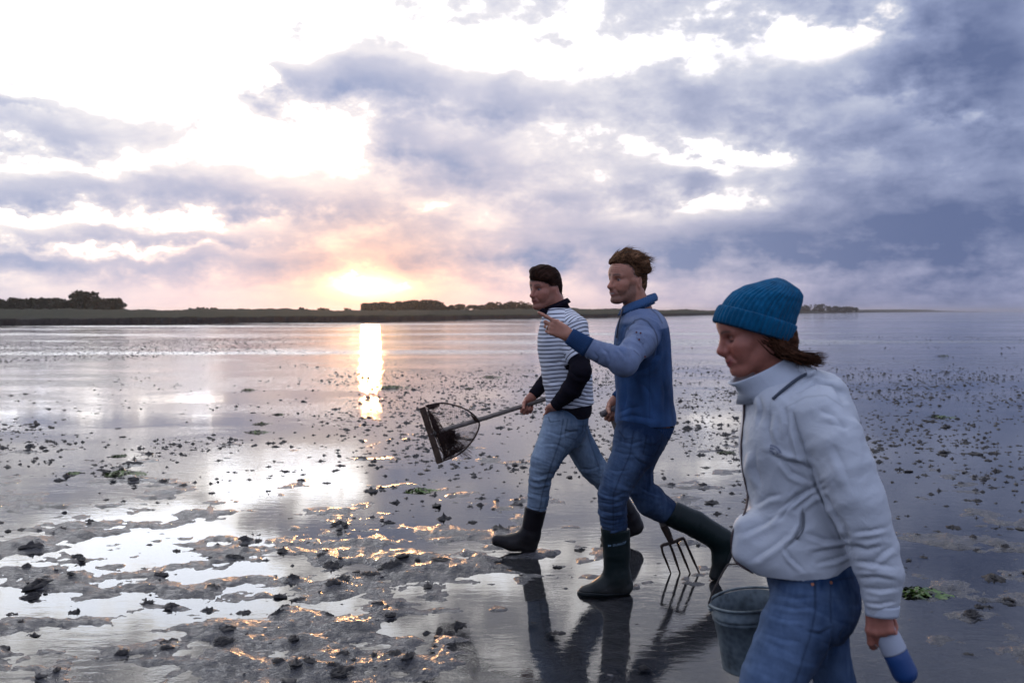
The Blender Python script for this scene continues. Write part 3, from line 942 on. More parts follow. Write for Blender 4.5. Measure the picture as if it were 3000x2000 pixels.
# ------------------------------------------------------------------ heads
def head(sd, c, M, s=1.0, nose=1.0, chin=1.0, jaw=1.0, brow=1.0, smile=0.5, fat=1.0, tip=0.0):
    """adds a head centred between the ears at eye height; M columns: forward, left, up"""
    def W(f, l, u): return np.asarray(c) + M @ (np.array([f, l, u]) * s)

    def E(pos, r, k, op='u', T=None): sd.ell(W(*pos), tuple(np.array(r) * s), M if T is None else M @ T, k, op)

    def C(a, b, ra, rb, k, op='u'): sd.cone(W(*a), W(*b), ra * s, rb * s, k, op)
    E((-0.012, 0, 0.040), (0.098, 0.076, 0.088), 0.01)                    # cranium
    E((0.045, 0, 0.035), (0.056, 0.064, 0.062), 0.03)                     # forehead
    E((0.030, 0, -0.040), (0.066, 0.059 * fat, 0.070), 0.03)              # face
    for l in (1, -1):
        C((-0.012, 0.050 * jaw, -0.058), (0.066, 0.022, -0.104 * chin), 0.016, 0.014, 0.028)   # jaw line
        C((0.000, 0.062 * jaw, -0.005), (-0.012, 0.052 * jaw, -0.058), 0.014, 0.016, 0.025)
        E((0.060, 0.040 * fat, -0.026), (0.026, 0.022, 0.022), 0.020)    # cheekbone
        E((0.066, 0.030 * fat, -0.052), (0.022, 0.020, 0.024), 0.018)
        C((0.090, 0.008, 0.022), (0.074, 0.044, 0.019), 0.0085 * brow, 0.007 * brow, 0.014)    # brow
        E((0.094, 0.032, -0.001), (0.017, 0.016, 0.0115), 0.010, 's')     # socket
        E((0.0755, 0.031, -0.002), (0.0125, 0.0135, 0.0120), 0.003)       # eyeball with lids
        C((0.0855, 0.020, 0.0062), (0.0780, 0.043, 0.0052), 0.0036, 0.0032, 0.004)              # upper lid
        C((0.0845, 0.021, -0.0100), (0.0780, 0.042, -0.0090), 0.0030, 0.0028, 0.005)
        C((0.094, l * 0.0085, -0.044), (0.103, l * 0.0100, -0.0435), 0.0090 * nose, 0.0080 * nose, 0.008)   # wing of the nose
    C((0.096, 0, 0.010), (0.119, 0, -0.036 + tip), 0.0074, 0.0102 * nose, 0.012)
    for l in (1, -1): C((0.088, l * 0.010, -0.026), (0.100, l * 0.008, -0.043 + tip), 0.011, 0.009 * nose, 0.010)
    E((0.1185 + 0.004 * (nose - 1), 0, -0.0395 + tip), (0.0125 * nose, 0.0120 * nose, 0.0105), 0.009)
    E((0.1085, 0, -0.0490 + tip * 0.6), (0.012, 0.006, 0.006), 0.006)
    E((0.088, 0, -0.068), (0.020, 0.026, 0.020), 0.016)                   # muzzle
    E((0.080, 0, -0.108 * chin), (0.0235, 0.024, 0.0190), 0.020)          # chin
    C((0.1025, 0, -0.0675), (0.090, 0.021, -0.070 + 0.004 * smile), 0.0056, 0.0036, 0.005)
    C((0.1025, 0, -0.0675), (0.090, -0.021, -0.070 + 0.004 * smile), 0.0056, 0.0036, 0.005)
    C((0.1005, 0, -0.0800), (0.088, 0.018, -0.0765 + 0.003 * smile), 0.0064, 0.0038, 0.005)
    C((0.1005, 0, -0.0800), (0.088, -0.018, -0.0765 + 0.003 * smile), 0.0064, 0.0038, 0.005)
    for l in (1, -1):                                                     # folds beside the mouth
        C((0.101, l * 0.020, -0.047), (0.092, l * 0.033, -0.071 + 0.004 * smile), 0.0034, 0.0030, 0.010, 's')
        # ear
        T = np.array(Euler((0, R(-14), R(l * 28))).to_matrix())
        C((-0.010, l * 0.060, -0.014), (-0.018, l * 0.078, -0.014), 0.016, 0.016, 0.012)
        E((-0.020, l * 0.0815, -0.013), (0.021, 0.0105, 0.0345), 0.006, 'u', T)
        E((-0.016, l * 0.0925, -0.010), (0.0125, 0.0070, 0.0215), 0.005, 's', T)
        E((-0.023, l * 0.0860, -0.011), (0.0050, 0.0050, 0.0150), 0.004, 'u', T)
    return W


def head_colour(p, c, M, s, skin, lip, beard=0.0, cheek=0.3, eyes=True, smile=0.5, line=None):
    """skin colours in head space: lips, cheeks, stubble, brows, eyes"""
    q = ((p - np.asarray(c)) @ M) / s; f, l, u = q.T; al = np.abs(l)
    col = np.tile(np.asarray(skin, float), (len(p), 1))

    def mix(w_, c2):
        nonlocal col
        w_ = np.clip(w_, 0, 1)[:, None]; col = col * (1 - w_) + np.asarray(c2) * w_
    inh = (f ** 2 + l ** 2 + (u + 0.02) ** 2) < 0.165 ** 2
    n = fbm(q * 60, 3)
    col *= (1 + 0.10 * n)[:, None]
    mix(cheek * np.exp(-(((f - 0.075) / 0.03) ** 2 + ((al - 0.035) / 0.02) ** 2 + ((u + 0.037) / 0.022) ** 2)) * inh, (skin[0] * 1.05, skin[1] * 0.62, skin[2] * 0.58))
    mix(0.5 * np.exp(-(((f - 0.122) / 0.018) ** 2 + (l / 0.016) ** 2 + ((u + 0.040) / 0.018) ** 2)), (skin[0] * 1.05, skin[1] * 0.65, skin[2] * 0.60))
    if beard:
        reg = sstep(f, 0.000, 0.035) * sstep(u, -0.048, -0.064) * sstep(u, -0.175, -0.14) + sstep(al, 0.045, 0.055) * sstep(u, -0.005, -0.03) * sstep(f, 0.0, 0.012) * sstep(f, 0.05, 0.035)
        mlip = np.exp(-((al / 0.021) ** 2 + ((u + 0.0745) / 0.010) ** 2)) * (f > 0.085)
        mix(beard * np.clip(reg, 0, 1) * (0.85 + 0.22 * fbm(q * 90, 2)) * (1 - 0.8 * mlip) * inh, (0.078, 0.042, 0.026))
    ml = np.exp(-((al / 0.022) ** 4 + ((u + 0.0745 - smile * 0.004 * (al / 0.02) ** 2) / 0.0105) ** 4)) * (f > 0.083)
    mix(0.88 * ml, lip)
    mix(0.9 * np.exp(-((al / 0.022) ** 6 + ((u + 0.0738 - smile * 0.007 * (al / 0.024) ** 2) / 0.0028) ** 2)) * (f > 0.080), (0.03, 0.012, 0.012))  # shade of the groove between the lips, painted as a dark line
    bu = 0.0225 + 0.004 * np.sin(np.clip((al - 0.01) / 0.04, 0, 1) * 3.1)
    mix(0.85 * np.exp(-((u - bu) / 0.0048) ** 2) * sstep(al, 0.007, 0.013) * sstep(al, 0.054, 0.044) * (f > 0.055), (0.05, 0.030, 0.020))
    if eyes:
        e = (f > 0.066) & (np.abs(u + 0.002) < 0.0062) & (np.abs(al - 0.031) < 0.0135)
        mix(0.85 * e * sstep(np.abs(u + 0.002), 0.0062, 0.0040), (0.22, 0.17, 0.15))
        mix(e * sstep(np.hypot(al - 0.031, u + 0.002), 0.0066, 0.0050), (0.03, 0.03, 0.035))
    if line is not None:                     # short hair thinning out over the skin at the hairline
        e_ = f - np.interp(u - line[2] * al * (f > 0.02), line[0], line[1])
        mix(0.92 * sstep(e_ + 0.016 * fbm(q * np.array([60, 160, 160]), 3), 0.008, -0.012) * sstep(u - 0.5 * np.maximum(-f - 0.03, 0) * -1, 0.004, 0.022) * inh, line[3])
    mix(0.9 * np.exp(-((u - 0.0052) / 0.0022) ** 2 - ((al - 0.031) / 0.014) ** 4) * (f > 0.066), (0.04, 0.02, 0.018))
    return col
# ------------------------------------------------------------------ people: shared helpers
def px_of(v):
    """photograph pixel of world points (used to lay seams and folds on cloth)"""
    q = v - np.array([0, 0, CAM_H]); dpt = q @ _Fv
    return np.stack([1500 + F * q[:, 0] / dpt, 1000 - F * (q @ _Uv) / dpt], 1)


def limb(st):
    """stations ((x1,y1),(x2,y2),Y) across a limb -> centres and radii"""
    pts, rad = [], []
    for a, b, Y in st:
        pts.append(P((a[0] + b[0]) / 2, (a[1] + b[1]) / 2, Y)); rad.append(math.hypot(a[0] - b[0], a[1] - b[1]) / 2 * Y / F)
    return pts, rad


def trunk_rows(rows_, Y):
    """rows (py, x_front, x_back, depth half) -> arrays for Sdf.stack"""
    zs = [P(1500, r[0], Y)[2] for r in rows_]; cx = [P((r[1] + r[2]) / 2, r[0], Y)[0] for r in rows_]
    a = [abs(r[2] - r[1]) / 2 * Y / F for r in rows_]; return zs, cx, [Y] * len(rows_), a, [r[3] for r in rows_]


def put(name, me, m, parent, **kw):
    """a part given in world places, hung on its thing"""
    L = np.array(parent_place(parent)); n = len(me.vertices); co = np.empty(n * 3, np.float32); me.vertices.foreach_get('co', co)
    co = co.reshape(-1, 3) - L; me.vertices.foreach_set('co', co.ravel().astype(np.float32)); me.update()
    return obj(name, me, m, parent, **kw)


def parent_place(o):
    p = np.array(o.location)
    while o.parent is not None: o = o.parent; p = p + np.array(o.location)
    return p


def limb_fold(v, pts, freq=34, cross=7, seed=0.0):
    """noise stretched round a limb: wrinkles that run across it"""
    best = np.full(len(v), 9.0); val = np.zeros(len(v)); s0 = 0
    P_ = [np.asarray(p) for p in pts]
    w_ = np.zeros(len(v)); acc = np.zeros(len(v))
    for i in range(len(P_) - 1):
        t, d = seg_co(v, P_[i], P_[i + 1]); L = np.linalg.norm(P_[i + 1] - P_[i])
        al = s0 + np.clip(t, -0.2, 1.2) * L
        q = np.stack([v[:, 0] * cross, v[:, 1] * cross, al * freq + v[:, 0] * 4], 1) + seed
        ww = np.exp(-(d / 0.06) ** 2) + 1e-6
        acc += ww * fbm(q, 2, 0.5); w_ += ww; s0 += L
    return acc / w_


def fold(v, n, pix, near_, pts, depth, wpx, side=1.0):
    """a crease with a bulge beside it along a pixel polyline, on the side that faces us"""
    best = np.full(len(v), 1e9); sg = np.zeros(len(v)); pts = np.asarray(pts, float)
    for i in range(len(pts) - 1):
        a, b = pts[i], pts[i + 1]; ab = b - a; t = np.clip(((pix - a) @ ab) / (ab @ ab), 0, 1)
        q = pix - a - t[:, None] * ab; d = np.hypot(q[:, 0], q[:, 1])
        c = (ab[0] * (pix[:, 1] - a[1]) - ab[1] * (pix[:, 0] - a[0])) / np.linalg.norm(ab)
        tt = (i + t) / (len(pts) - 1); m = d < best
        best = np.where(m, d, best); sg = np.where(m, np.sign(c) * d * side, sg)
        if i == 0: T = tt
        else: T = np.where(m, tt, T)
    fade = np.sin(np.clip(T, 0.02, 0.98) * np.pi) ** 0.6 * near_
    return n * ((-depth * np.exp(-np.abs(sg) / (0.75 * wpx)) + 0.65 * depth * np.exp(-((sg - 1.8 * wpx) / (1.1 * wpx)) ** 2)) * fade)[:, None]


def line_w(pix, pts, wpx):
    best = np.full(len(pix), 1e9); pts = np.asarray(pts, float)
    for i in range(len(pts) - 1):
        a, b = pts[i], pts[i + 1]; ab = b - a; t = np.clip(((pix - a) @ ab) / (ab @ ab), 0, 1)
        q = pix - a - t[:, None] * ab; best = np.minimum(best, np.hypot(q[:, 0], q[:, 1]))
    return np.exp(-(best / wpx) ** 2)


def loft(rings, na=64, ribs=0, amp=0.0015, thick=0.004, c=None, wav=None):
    """a sleeve of rings (centre, e1, e2, r1, r2), open at both ends, with wall thickness; ribs run lengthwise"""
    g = Geo(); a = np.arange(na) / na * 2 * np.pi
    out, inn = [], []
    for i, (ce, e1, e2, r1, r2) in enumerate(rings):
        k = 1 + (amp / ((r1 + r2) / 2)) * np.cos(a * ribs) if ribs else np.ones(na)
        if wav is not None: k = k * (1 + wav(a, i))
        ce = np.asarray(ce, float)
        out.append(ce + (r1 * k * np.cos(a))[:, None] * e1 + (r2 * k * np.sin(a))[:, None] * e2)
        ki = k * (1 - thick / ((r1 + r2) / 2)) if True else k
        inn.append(ce + (r1 * ki * np.cos(a))[:, None] * e1 + (r2 * ki * np.sin(a))[:, None] * e2)
    R_ = out + inn[::-1]; n = len(R_); V = np.concatenate(R_)
    i = np.arange(n)[:, None] * na; i2 = ((np.arange(n) + 1) % n)[:, None] * na; j = np.arange(na)[None]; k = (j + 1) % na
    g.add(V, np.stack([i + j, i + k, i2 + k, i2 + j], -1).reshape(-1, 4), c)
    return g


def rings_along(p0, p1, r0, r1, n, tilt=None, flat=1.0):
    """rings square to the line p0-p1"""
    p0, p1 = np.asarray(p0, float), np.asarray(p1, float); ax = nrm(p1 - p0)
    e1 = nrm(np.cross(ax, [0, 1, 0])) if abs(ax[1]) < 0.9 else nrm(np.cross(ax, [1, 0, 0])); e2 = np.cross(ax, e1)
    return [(p0 + (p1 - p0) * t, e1, e2, r0 + (r1 - r0) * t, (r0 + (r1 - r0) * t) * flat) for t in np.linspace(0, 1, n)]


def strands(g, roots, dirs, nrmv, n, length, rad, rs, lift=0.0, bend=0.16, droop=0.0, sway=0.12, wind=(0, 0, 0)):
    """tapering locks that leave the hair mass along its flow"""
    for i in rs.integers(len(roots), size=n):
        up = nrmv[i]; d = dirs[i] + rs.normal(0, sway, 3); d = nrm(d - up * (d @ up) + up * lift)
        L = length * rs.uniform(0.5, 1.25); p = roots[i] - up * 0.003; pts = [p]
        for j in range(5):
            d = nrm(d - up * bend + rs.normal(0, sway * 0.35, 3) + np.array([0, 0, -droop]) + np.array(wind) * (0.4 + 0.2 * j))
            p = p + d * L / 5; pts.append(p)
        tube(g, pts, np.linspace(rad, rad * 0.2, 6), 3, cap=False)


def hair_mesh(name, person, h, hc, Hm, hs, colour, lock_fn, amp=0.004, vox=0.0034, fl=(10, 55, 40), seed=1):
    """hair mass from a shape, streaked along its flow, plus loose locks"""
    lo, hi = h.bounds(); hv, hq = surf(h, lo, hi, vox); hn = vnormals(hv, hq); ql = ((hv - hc) @ Hm) / hs
    hv = hv + hn * (amp * fbm(np.stack([ql[:, 0] * fl[0], ql[:, 1] * fl[1], ql[:, 2] * fl[2] + ql[:, 0] * 14], 1) + seed, 3))[:, None]
    g = Geo(); g.add(hv, hq); lock_fn(g, hv, hn, ql, np.random.default_rng(seed))
    vv = np.concatenate(g.v); q2 = ((vv - hc) @ Hm) / hs
    f = [np.concatenate(g.q)] + ([np.concatenate(g.t)] if g.t else [])
    col = np.asarray(colour) * np.clip(1 + 0.9 * fbm(q2 * np.array([14, 70, 60]) + seed, 2), 0.35, 2.2)[:, None]
    return put(name, mk_mesh(name, vv, f, True, col, {'hf': q2[:, 0], 'hl': q2[:, 1], 'hu': q2[:, 2]}), M_hair, person)


def hairline(h, hc, Hm, hs, ub, fb, side=0.20, width=0.03):
    """thins the hair mass to nothing in front of the line f = fb(u)"""
    def cutf(p):
        qq = ((p - hc) @ Hm) / hs
        e = qq[:, 0] - np.interp(qq[:, 2] - side * np.abs(qq[:, 1]) * (qq[:, 0] > 0.02), ub, fb)
        return (0.045 * sstep(e, -width * 0.6, width * 0.4)).astype(np.float32)
    h.fn(cutf, hc - 0.3, hc + 0.3, 0.008, 'o')


def _cloth(bumpscale, amt, rough=0.9):
    def f(b):
        a = node('ShaderNodeAttribute', attribute_name='Col'); c = objco()
        n = noise(c, bumpscale, 3, 0.6)
        n5 = noise(c, 14.0, 4, 0.6)
        mm = node('ShaderNodeMix', data_type='RGBA', blend_type='MULTIPLY'); mm.inputs[0].default_value = 1.0
        link(a.outputs['Color'], mm.inputs[6]); link(ramp(n * 0.6 + n5 * 0.4, [(0.25, (0.72, 0.72, 0.72)), (0.75, (1.22, 1.22, 1.22))]), mm.inputs[7])
        link(mm.outputs[2], b.inputs['Base Color'])
        bump(b, n * 1.0 + n5 * 1.5, amt, 0.7)
    return f


M_skin = mat('skin', rough=0.48, spec=0.4, attr=True)
S.nt = M_skin.node_tree; _b = S.nt.nodes['Principled BSDF']
bump(_b, noise(objco(), 420, 2), 0.0006, 0.5)
_b.inputs['Subsurface Weight'].default_value = 0.12; _b.inputs['Subsurface Radius'].default_value = (0.008, 0.003, 0.002); _b.inputs['Subsurface Scale'].default_value = 1.0
M_denim = mat('denim', rough=0.9, spec=0.08, sheen=0.05, build=_cloth(520, 0.0016))
M_knit = mat('knitwear', rough=0.95, spec=0.05, sheen=0.1, build=_cloth(380, 0.003))
M_cotton = mat('cotton', rough=0.95, spec=0.04, build=_cloth(600, 0.0012))
def _shellcloth(b):
    a = node('ShaderNodeAttribute', attribute_name='Col'); link(a.outputs['Color'], b.inputs['Base Color']); c = objco()
    bump(b, noise(c, 22, 5, 0.65, 0.8) * 1.0 + noise(c, 900, 1) * 0.03, 0.005, 0.55)


M_shell = mat('shell_fabric', rough=0.55, spec=0.3, build=_shellcloth)
M_rubber = mat('rubber', rough=0.34, spec=0.14, build=_cloth(160, 0.0012))
def _hair(b):
    a = node('ShaderNodeAttribute', attribute_name='Col')
    x, y, z = [S(node('ShaderNodeAttribute', attribute_name=k).outputs['Fac']) for k in ('hf', 'hl', 'hu')]
    n = noise(vec(x * 22.0, y * 240.0, z * 200.0 + x * 40.0), 1.0, 3, 0.6)
    mm = node('ShaderNodeMix', data_type='RGBA', blend_type='MULTIPLY'); mm.inputs[0].default_value = 1.0
    link(a.outputs['Color'], mm.inputs[6]); link(ramp(n, [(0.3, (0.45, 0.45, 0.45)), (0.7, (1.7, 1.6, 1.5))]), mm.inputs[7])
    link(mm.outputs[2], b.inputs['Base Color']); bump(b, n, 0.004, 1.0)


M_hair = mat('hair', rough=0.55, spec=0.03, build=_hair)
M_metal = mat('ring_metal', (0.7, 0.68, 0.62), 0.25, metal=1.0)


def stripes_attr(b):
    a = node('ShaderNodeAttribute', attribute_name='stripe'); s_ = S(a.outputs['Fac'])
    fr_ = (s_ / 0.0238).f('FRACT'); wv = (fr_ - 0.5).f('ABSOLUTE')
    st = smooth(wv, 0.155, 0.115); c = objco()
    link(mixc(st, (0.62, 0.64, 0.68), (0.022, 0.022, 0.042)), b.inputs['Base Color'])
    bump(b, noise(c, 500, 2) + noise(c, 16, 3) * 3.0, 0.0016, 0.8)


M_stripe = mat('striped_cotton', rough=0.9, spec=0.06, build=stripes_attr)


def boot_shape(shaft, foot, sole_dir, k=0.03):
    """rubber boot: shaft stations, then heel / instep / toe balls, flattened by the sole"""
    sd = Sdf(); sd.chain(shaft[0], shaft[1], k)
    for i in range(len(foot) - 1): sd.cone(foot[i][0], foot[i + 1][0], foot[i][1], foot[i + 1][1], k=0.035)
    sd.cone(shaft[0][-1], foot[0][0], shaft[1][-1], foot[0][1], k=0.03)
    sd.cone(shaft[0][-1], foot[1][0], shaft[1][-1] * 0.86, foot[1][1], k=0.03)
    return sd


def cut_plane(sd, pt, nm, k=0.004):
    """removes what lies beyond a plane (nm points to the removed side)"""
    pt, nm = np.asarray(pt, float), nrm(nm)
    sd.fn(lambda p: -((p - pt) @ nm).astype(np.float32), pt - 5, pt + 5, k, 's'); return sd


def make_boot(person, shaft, foot, sole_n, lift, ybias, c_up, c_sole, top_n, label=None, vox=0.0042, wr=0.003, text=None):
    """boot with a separate sole part; sole_n points out of the sole; lift is a point on the sole's underside"""
    sd = boot_shape(shaft, foot, sole_n)
    top = np.asarray(shaft[0][0], float)
    cut_plane(sd, top, top_n)
    cut_plane(sd, np.asarray(lift) - nrm(sole_n) * 0.022, sole_n, 0.006)
    lo, hi = sd.bounds()
    v, q = surf(sd, lo, hi, vox); n = vnormals(v, q)
    v = v + n * (wr * limb_fold(v, list(shaft[0]) + [foot[0][0]], 26, 6, 3.0))[:, None]
    # muddy towards the ground
    h = v[:, 2]; m = sstep(h + 0.06 * fbm(v * 14, 3), 0.16, 0.02)[:, None] * 0.45
    col = np.asarray(c_up) * (1 - m) + np.array((0.05, 0.045, 0.042)) * m
    bt = put('boot', mk_mesh('boot', v, q, True, col), M_rubber, person, **({'label': label} if label else {}))
    # sole: the same outline, a little wider, below the upper
    s2 = Sdf()
    for i in range(len(foot) - 1): s2.cone(foot[i][0], foot[i + 1][0], foot[i][1] * 1.10, foot[i + 1][1] * 1.14, k=0.03)
    cut_plane(s2, np.asarray(lift), sole_n, 0.003)
    cut_plane(s2, np.asarray(lift) - nrm(sole_n) * 0.024, -nrm(sole_n), 0.003)
    lo, hi = s2.bounds(); v, q = surf(s2, lo, hi, vox)
    put('sole', mk_mesh('sole', v, q, True, np.tile(np.asarray(c_sole), (len(v), 1))), M_rubber, bt)
    return bt


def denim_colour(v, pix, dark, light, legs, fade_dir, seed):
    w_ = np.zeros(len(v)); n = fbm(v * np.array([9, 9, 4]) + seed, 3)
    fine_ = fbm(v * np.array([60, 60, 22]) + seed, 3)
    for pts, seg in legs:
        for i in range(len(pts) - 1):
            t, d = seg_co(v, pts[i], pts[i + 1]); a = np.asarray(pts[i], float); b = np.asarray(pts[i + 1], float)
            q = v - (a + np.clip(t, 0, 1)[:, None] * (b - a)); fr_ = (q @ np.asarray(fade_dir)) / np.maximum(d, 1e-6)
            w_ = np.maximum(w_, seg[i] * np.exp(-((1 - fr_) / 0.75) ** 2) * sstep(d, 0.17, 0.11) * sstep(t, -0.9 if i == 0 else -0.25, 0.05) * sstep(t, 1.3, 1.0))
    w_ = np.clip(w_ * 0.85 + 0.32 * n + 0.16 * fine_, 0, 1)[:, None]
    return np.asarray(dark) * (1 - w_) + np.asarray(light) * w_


PEOPLE = 'people walking across the mudflat'
# ------------------------------------------------------------------ the man in the striped shirt with the net
def striped_man():
    Y = 6.16; org = np.array([P(1640, 1600, Y)[0], Y, 0.0])
    rows_ = [(890, 1614, 1656, 0.062), (903, 1603, 1667, 0.095), (922, 1592, 1694, 0.160), (945, 1586, 1712, 0.200), (1009, 1578, 1721, 0.205), (1086, 1587, 1730, 0.185), (1158, 1601, 1734, 0.172), (1196, 1604, 1735, 0.172), (1226, 1602, 1726, 0.166)]
    hc, yaw = P(1596, 846, Y), R(45)
    Hm = frame((-math.cos(yaw), -math.sin(yaw), -0.05), (0, 0, 1)); hs = 1.0
    sh_n, el_n, wr_n = P(1690, 962, 5.985), P(1701, 1088, 5.88), P(1626, 1188, 5.985)
    sh_f, el_f, wr_f = P(1640, 950, 6.34), P(1624, 1085, 6.46), P(1557, 1163, 6.37)
    legN = limb([((1592, 1232), (1690, 1240), 6.08), ((1578, 1280), (1684, 1292), 6.07), ((1553, 1345), (1642, 1350), 6.05), ((1549, 1399), (1616, 1394), 6.06), ((1547, 1445), (1609, 1447), 6.08), ((1545, 1500), (1601, 1502), 6.10)])
    legF = limb([((1622, 1236), (1718, 1244), 6.26), ((1646, 1290), (1736, 1286), 6.28), ((1692, 1370), (1772, 1352), 6.30), ((1742, 1424), (1802, 1394), 6.33), ((1800, 1492), (1850, 1462), 6.36)])
    # body: one continuous surface
    b = Sdf()
    zs, cx, cyy, a, bb = trunk_rows(rows_[2:], Y)
    b.stack(zs, cx, cyy, np.array(a) * 0.86, np.array(bb) * 0.86)
    W = head(b, hc, Hm, hs, nose=1.0, smile=0.9, fat=1.12, jaw=1.10)
    b.cone(P(1622, 880, Y), P(1640, 925, Y), 0.060, 0.068, k=0.03)
    for s, e, w_ in ((sh_n, el_n, wr_n), (sh_f, el_f, wr_f)):
        b.cone(s, e, 0.052, 0.042, k=0.05); b.cone(e, w_, 0.042, 0.027, k=0.03)
    for L in (legN, legF): b.chain(L[0], np.array(L[1]) * 0.80, 0.06)
    fN = [(P(1550, 1598, 6.13), 0.035), (P(1500, 1597, 6.13), 0.030), (P(1456, 1586, 6.13), 0.022)]
    b.cone(legN[0][-1], fN[0][0], 0.035, 0.034, k=0.03); b.cone(fN[0][0], fN[2][0], 0.034, 0.022, k=0.03)
    fF = [(P(1862, 1546, 6.38), 0.030), (P(1815, 1568, 6.38), 0.030), (P(1772, 1583, 6.38), 0.022)]
    b.cone(legF[0][-1], fF[0][0], 0.035, 0.032, k=0.03); b.cone(fF[0][0], fF[2][0], 0.032, 0.022, k=0.03)
    hand(b, wr_n + np.array([-0.006, 0.018, -0.002]), (-0.16, 0.80, -0.62), (-0.1, -0.7, -0.7), 1, 0.92, curl=(12, 15, 10), thumb=(8, 4, 4))
    hand(b, wr_f, (-0.40, 0.02, -0.92), (-0.15, 1.0, 0.15), -1, 0.98, fingers=[(62, 85, 55), (66, 85, 55), (70, 85, 55), (74, 85, 50)], thumb=(30, 25, 20), tflex=55)
    lo, hi = b.bounds(); v, q = surf(b, lo, hi, 0.0036)
    col = head_colour(v, hc, Hm, hs, (0.34, 0.135, 0.088), (0.30, 0.085, 0.07), beard=0.32, cheek=0.30, smile=0.9, line=([-0.15, -0.105, -0.075, -0.05, -0.035, 0.0, 0.02, 0.036, 0.050, 0.066, 0.16], [-0.020, -0.010, -0.004, 0.004, 0.030, 0.034, 0.046, 0.078, 0.112, 0.14, 0.16], 0.10, (0.022, 0.011, 0.008)))
    man = obj('person', mk_mesh('person', v - org, q, True, col), M_skin, label='man in a navy and white striped shirt walking with the hand net', category='person', group=PEOPLE)
    man.location = tuple(org)
    # hair: thick, dark, swept over the forehead
    h = Sdf()
    def HE(pos, r, k=0.02, op='u'): h.ell(W(*pos), tuple(np.array(r) * hs), Hm, k, op)
    HE((-0.014, 0, 0.050), (0.108, 0.086, 0.098)); HE((0.062, 0.010, 0.080), (0.050, 0.058, 0.042)); HE((0.030, -0.01, 0.112), (0.070, 0.060, 0.036))
    HE((-0.072, 0, 0.000), (0.050, 0.068, 0.075)); HE((-0.076, 0, -0.062), (0.044, 0.060, 0.056), 0.02); HE((0.045, 0.050, 0.058), (0.048, 0.030, 0.034))
    hairline(h, hc, Hm, hs, [-0.15, -0.105, -0.075, -0.05, -0.035, 0.0, 0.02, 0.036, 0.050, 0.066, 0.16], [-0.020, -0.010, -0.004, 0.004, 0.030, 0.034, 0.046, 0.078, 0.112, 0.14, 0.16], 0.10, 0.035)
    for l in (1, -1): HE((-0.020, l * 0.092, -0.018), (0.024, 0.032, 0.032), 0.008, 's')

    def locks(g, hv, hn, ql, rs):
        top = ql[:, 2] > 0.0
        strands(g, hv[top], np.tile(Hm @ np.array([-1, 0, -0.25]), (top.sum(), 1)), hn[top], 420, 0.05, 0.0012, rs)
        nb = (ql[:, 0] < -0.06) & (ql[:, 2] < -0.02)
        strands(g, hv[nb], np.tile(np.array([0.5, 0, -0.8]), (nb.sum(), 1)), hn[nb], 110, 0.045, 0.0012, rs, lift=0.25, bend=0.0, wind=(0.12, 0, 0.02))
        fr_ = (ql[:, 0] > 0.05) & (ql[:, 2] < 0.10)
        strands(g, hv[fr_], np.tile(Hm @ np.array([0.2, 0.6, -0.6]), (fr_.sum(), 1)), hn[fr_], 260, 0.035, 0.0012, rs)
    hair_mesh('hair', man, h, hc, Hm, hs, (0.020, 0.009, 0.006), locks, seed=3)
    # trousers
    t = Sdf()
    zs, cx, cyy, a, bb = trunk_rows([(1196, 1606, 1728, 0.160), (1215, 1601, 1727, 0.166), (1240, 1596, 1724, 0.170), (1275, 1600, 1716, 0.160), (1300, 1612, 1700, 0.13)], Y + 0.01)
    t.stack(zs, cx, cyy, a, bb, k=0.03)
    t.chain(legN[0], legN[1], 0.05); t.chain(legF[0], legF[1], 0.04)
    cut_plane(t, P(1575, 1497, 6.10), (0.15, 0, -1)); 
    lo, hi = t.bounds(); v, q = surf(t, lo, hi, 0.0042, 2); n = vnormals(v, q); pix = px_of(v); nearf = sstep(-n[:, 1], -0.1, 0.3)
    v = v + n * (0.0090 * limb_fold(v, legN[0], 40, 9, 1.0) * (0.35 + np.exp(-((v[:, 2] - 0.47) / 0.10) ** 2) + np.exp(-((v[:, 2] - 0.22) / 0.08) ** 2)) + 0.004 * fbm(v * 7, 3))[:, None]
    for pts, dpt, wd in (([(1600, 1262), (1640, 1275), (1690, 1258)], 0.006, 4), ([(1588, 1300), (1630, 1300), (1660, 1318)], 0.005, 4), ([(1553, 1395), (1580, 1400), (1614, 1382)], 0.006, 4), ([(1552, 1412), (1585, 1418), (1610, 1410)], 0.005, 4),
                         ([(1660, 1312), (1650, 1340), (1630, 1370)], 0.005, 4), ([(1720, 1240), (1712, 1270), (1690, 1300)], 0.005, 4), ([(1700, 1372), (1730, 1375), (1768, 1360)], 0.005, 4)):
        v = v + fold(v, n, pix, nearf, pts, dpt, wd)
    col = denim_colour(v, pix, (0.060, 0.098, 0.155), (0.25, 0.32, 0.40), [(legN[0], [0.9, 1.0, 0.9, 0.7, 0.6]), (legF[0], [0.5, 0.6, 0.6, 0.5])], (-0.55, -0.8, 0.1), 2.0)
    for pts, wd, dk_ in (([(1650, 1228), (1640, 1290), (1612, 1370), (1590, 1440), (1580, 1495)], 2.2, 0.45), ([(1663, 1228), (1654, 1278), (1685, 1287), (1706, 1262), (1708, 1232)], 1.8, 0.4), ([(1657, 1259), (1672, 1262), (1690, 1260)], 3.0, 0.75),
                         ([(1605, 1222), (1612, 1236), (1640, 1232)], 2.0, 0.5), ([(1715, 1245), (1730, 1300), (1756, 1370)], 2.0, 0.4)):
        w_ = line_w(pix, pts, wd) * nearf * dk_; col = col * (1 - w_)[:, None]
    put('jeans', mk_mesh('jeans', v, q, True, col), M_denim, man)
    # black undershirt: trunk, long sleeves, collar
    u = Sdf()
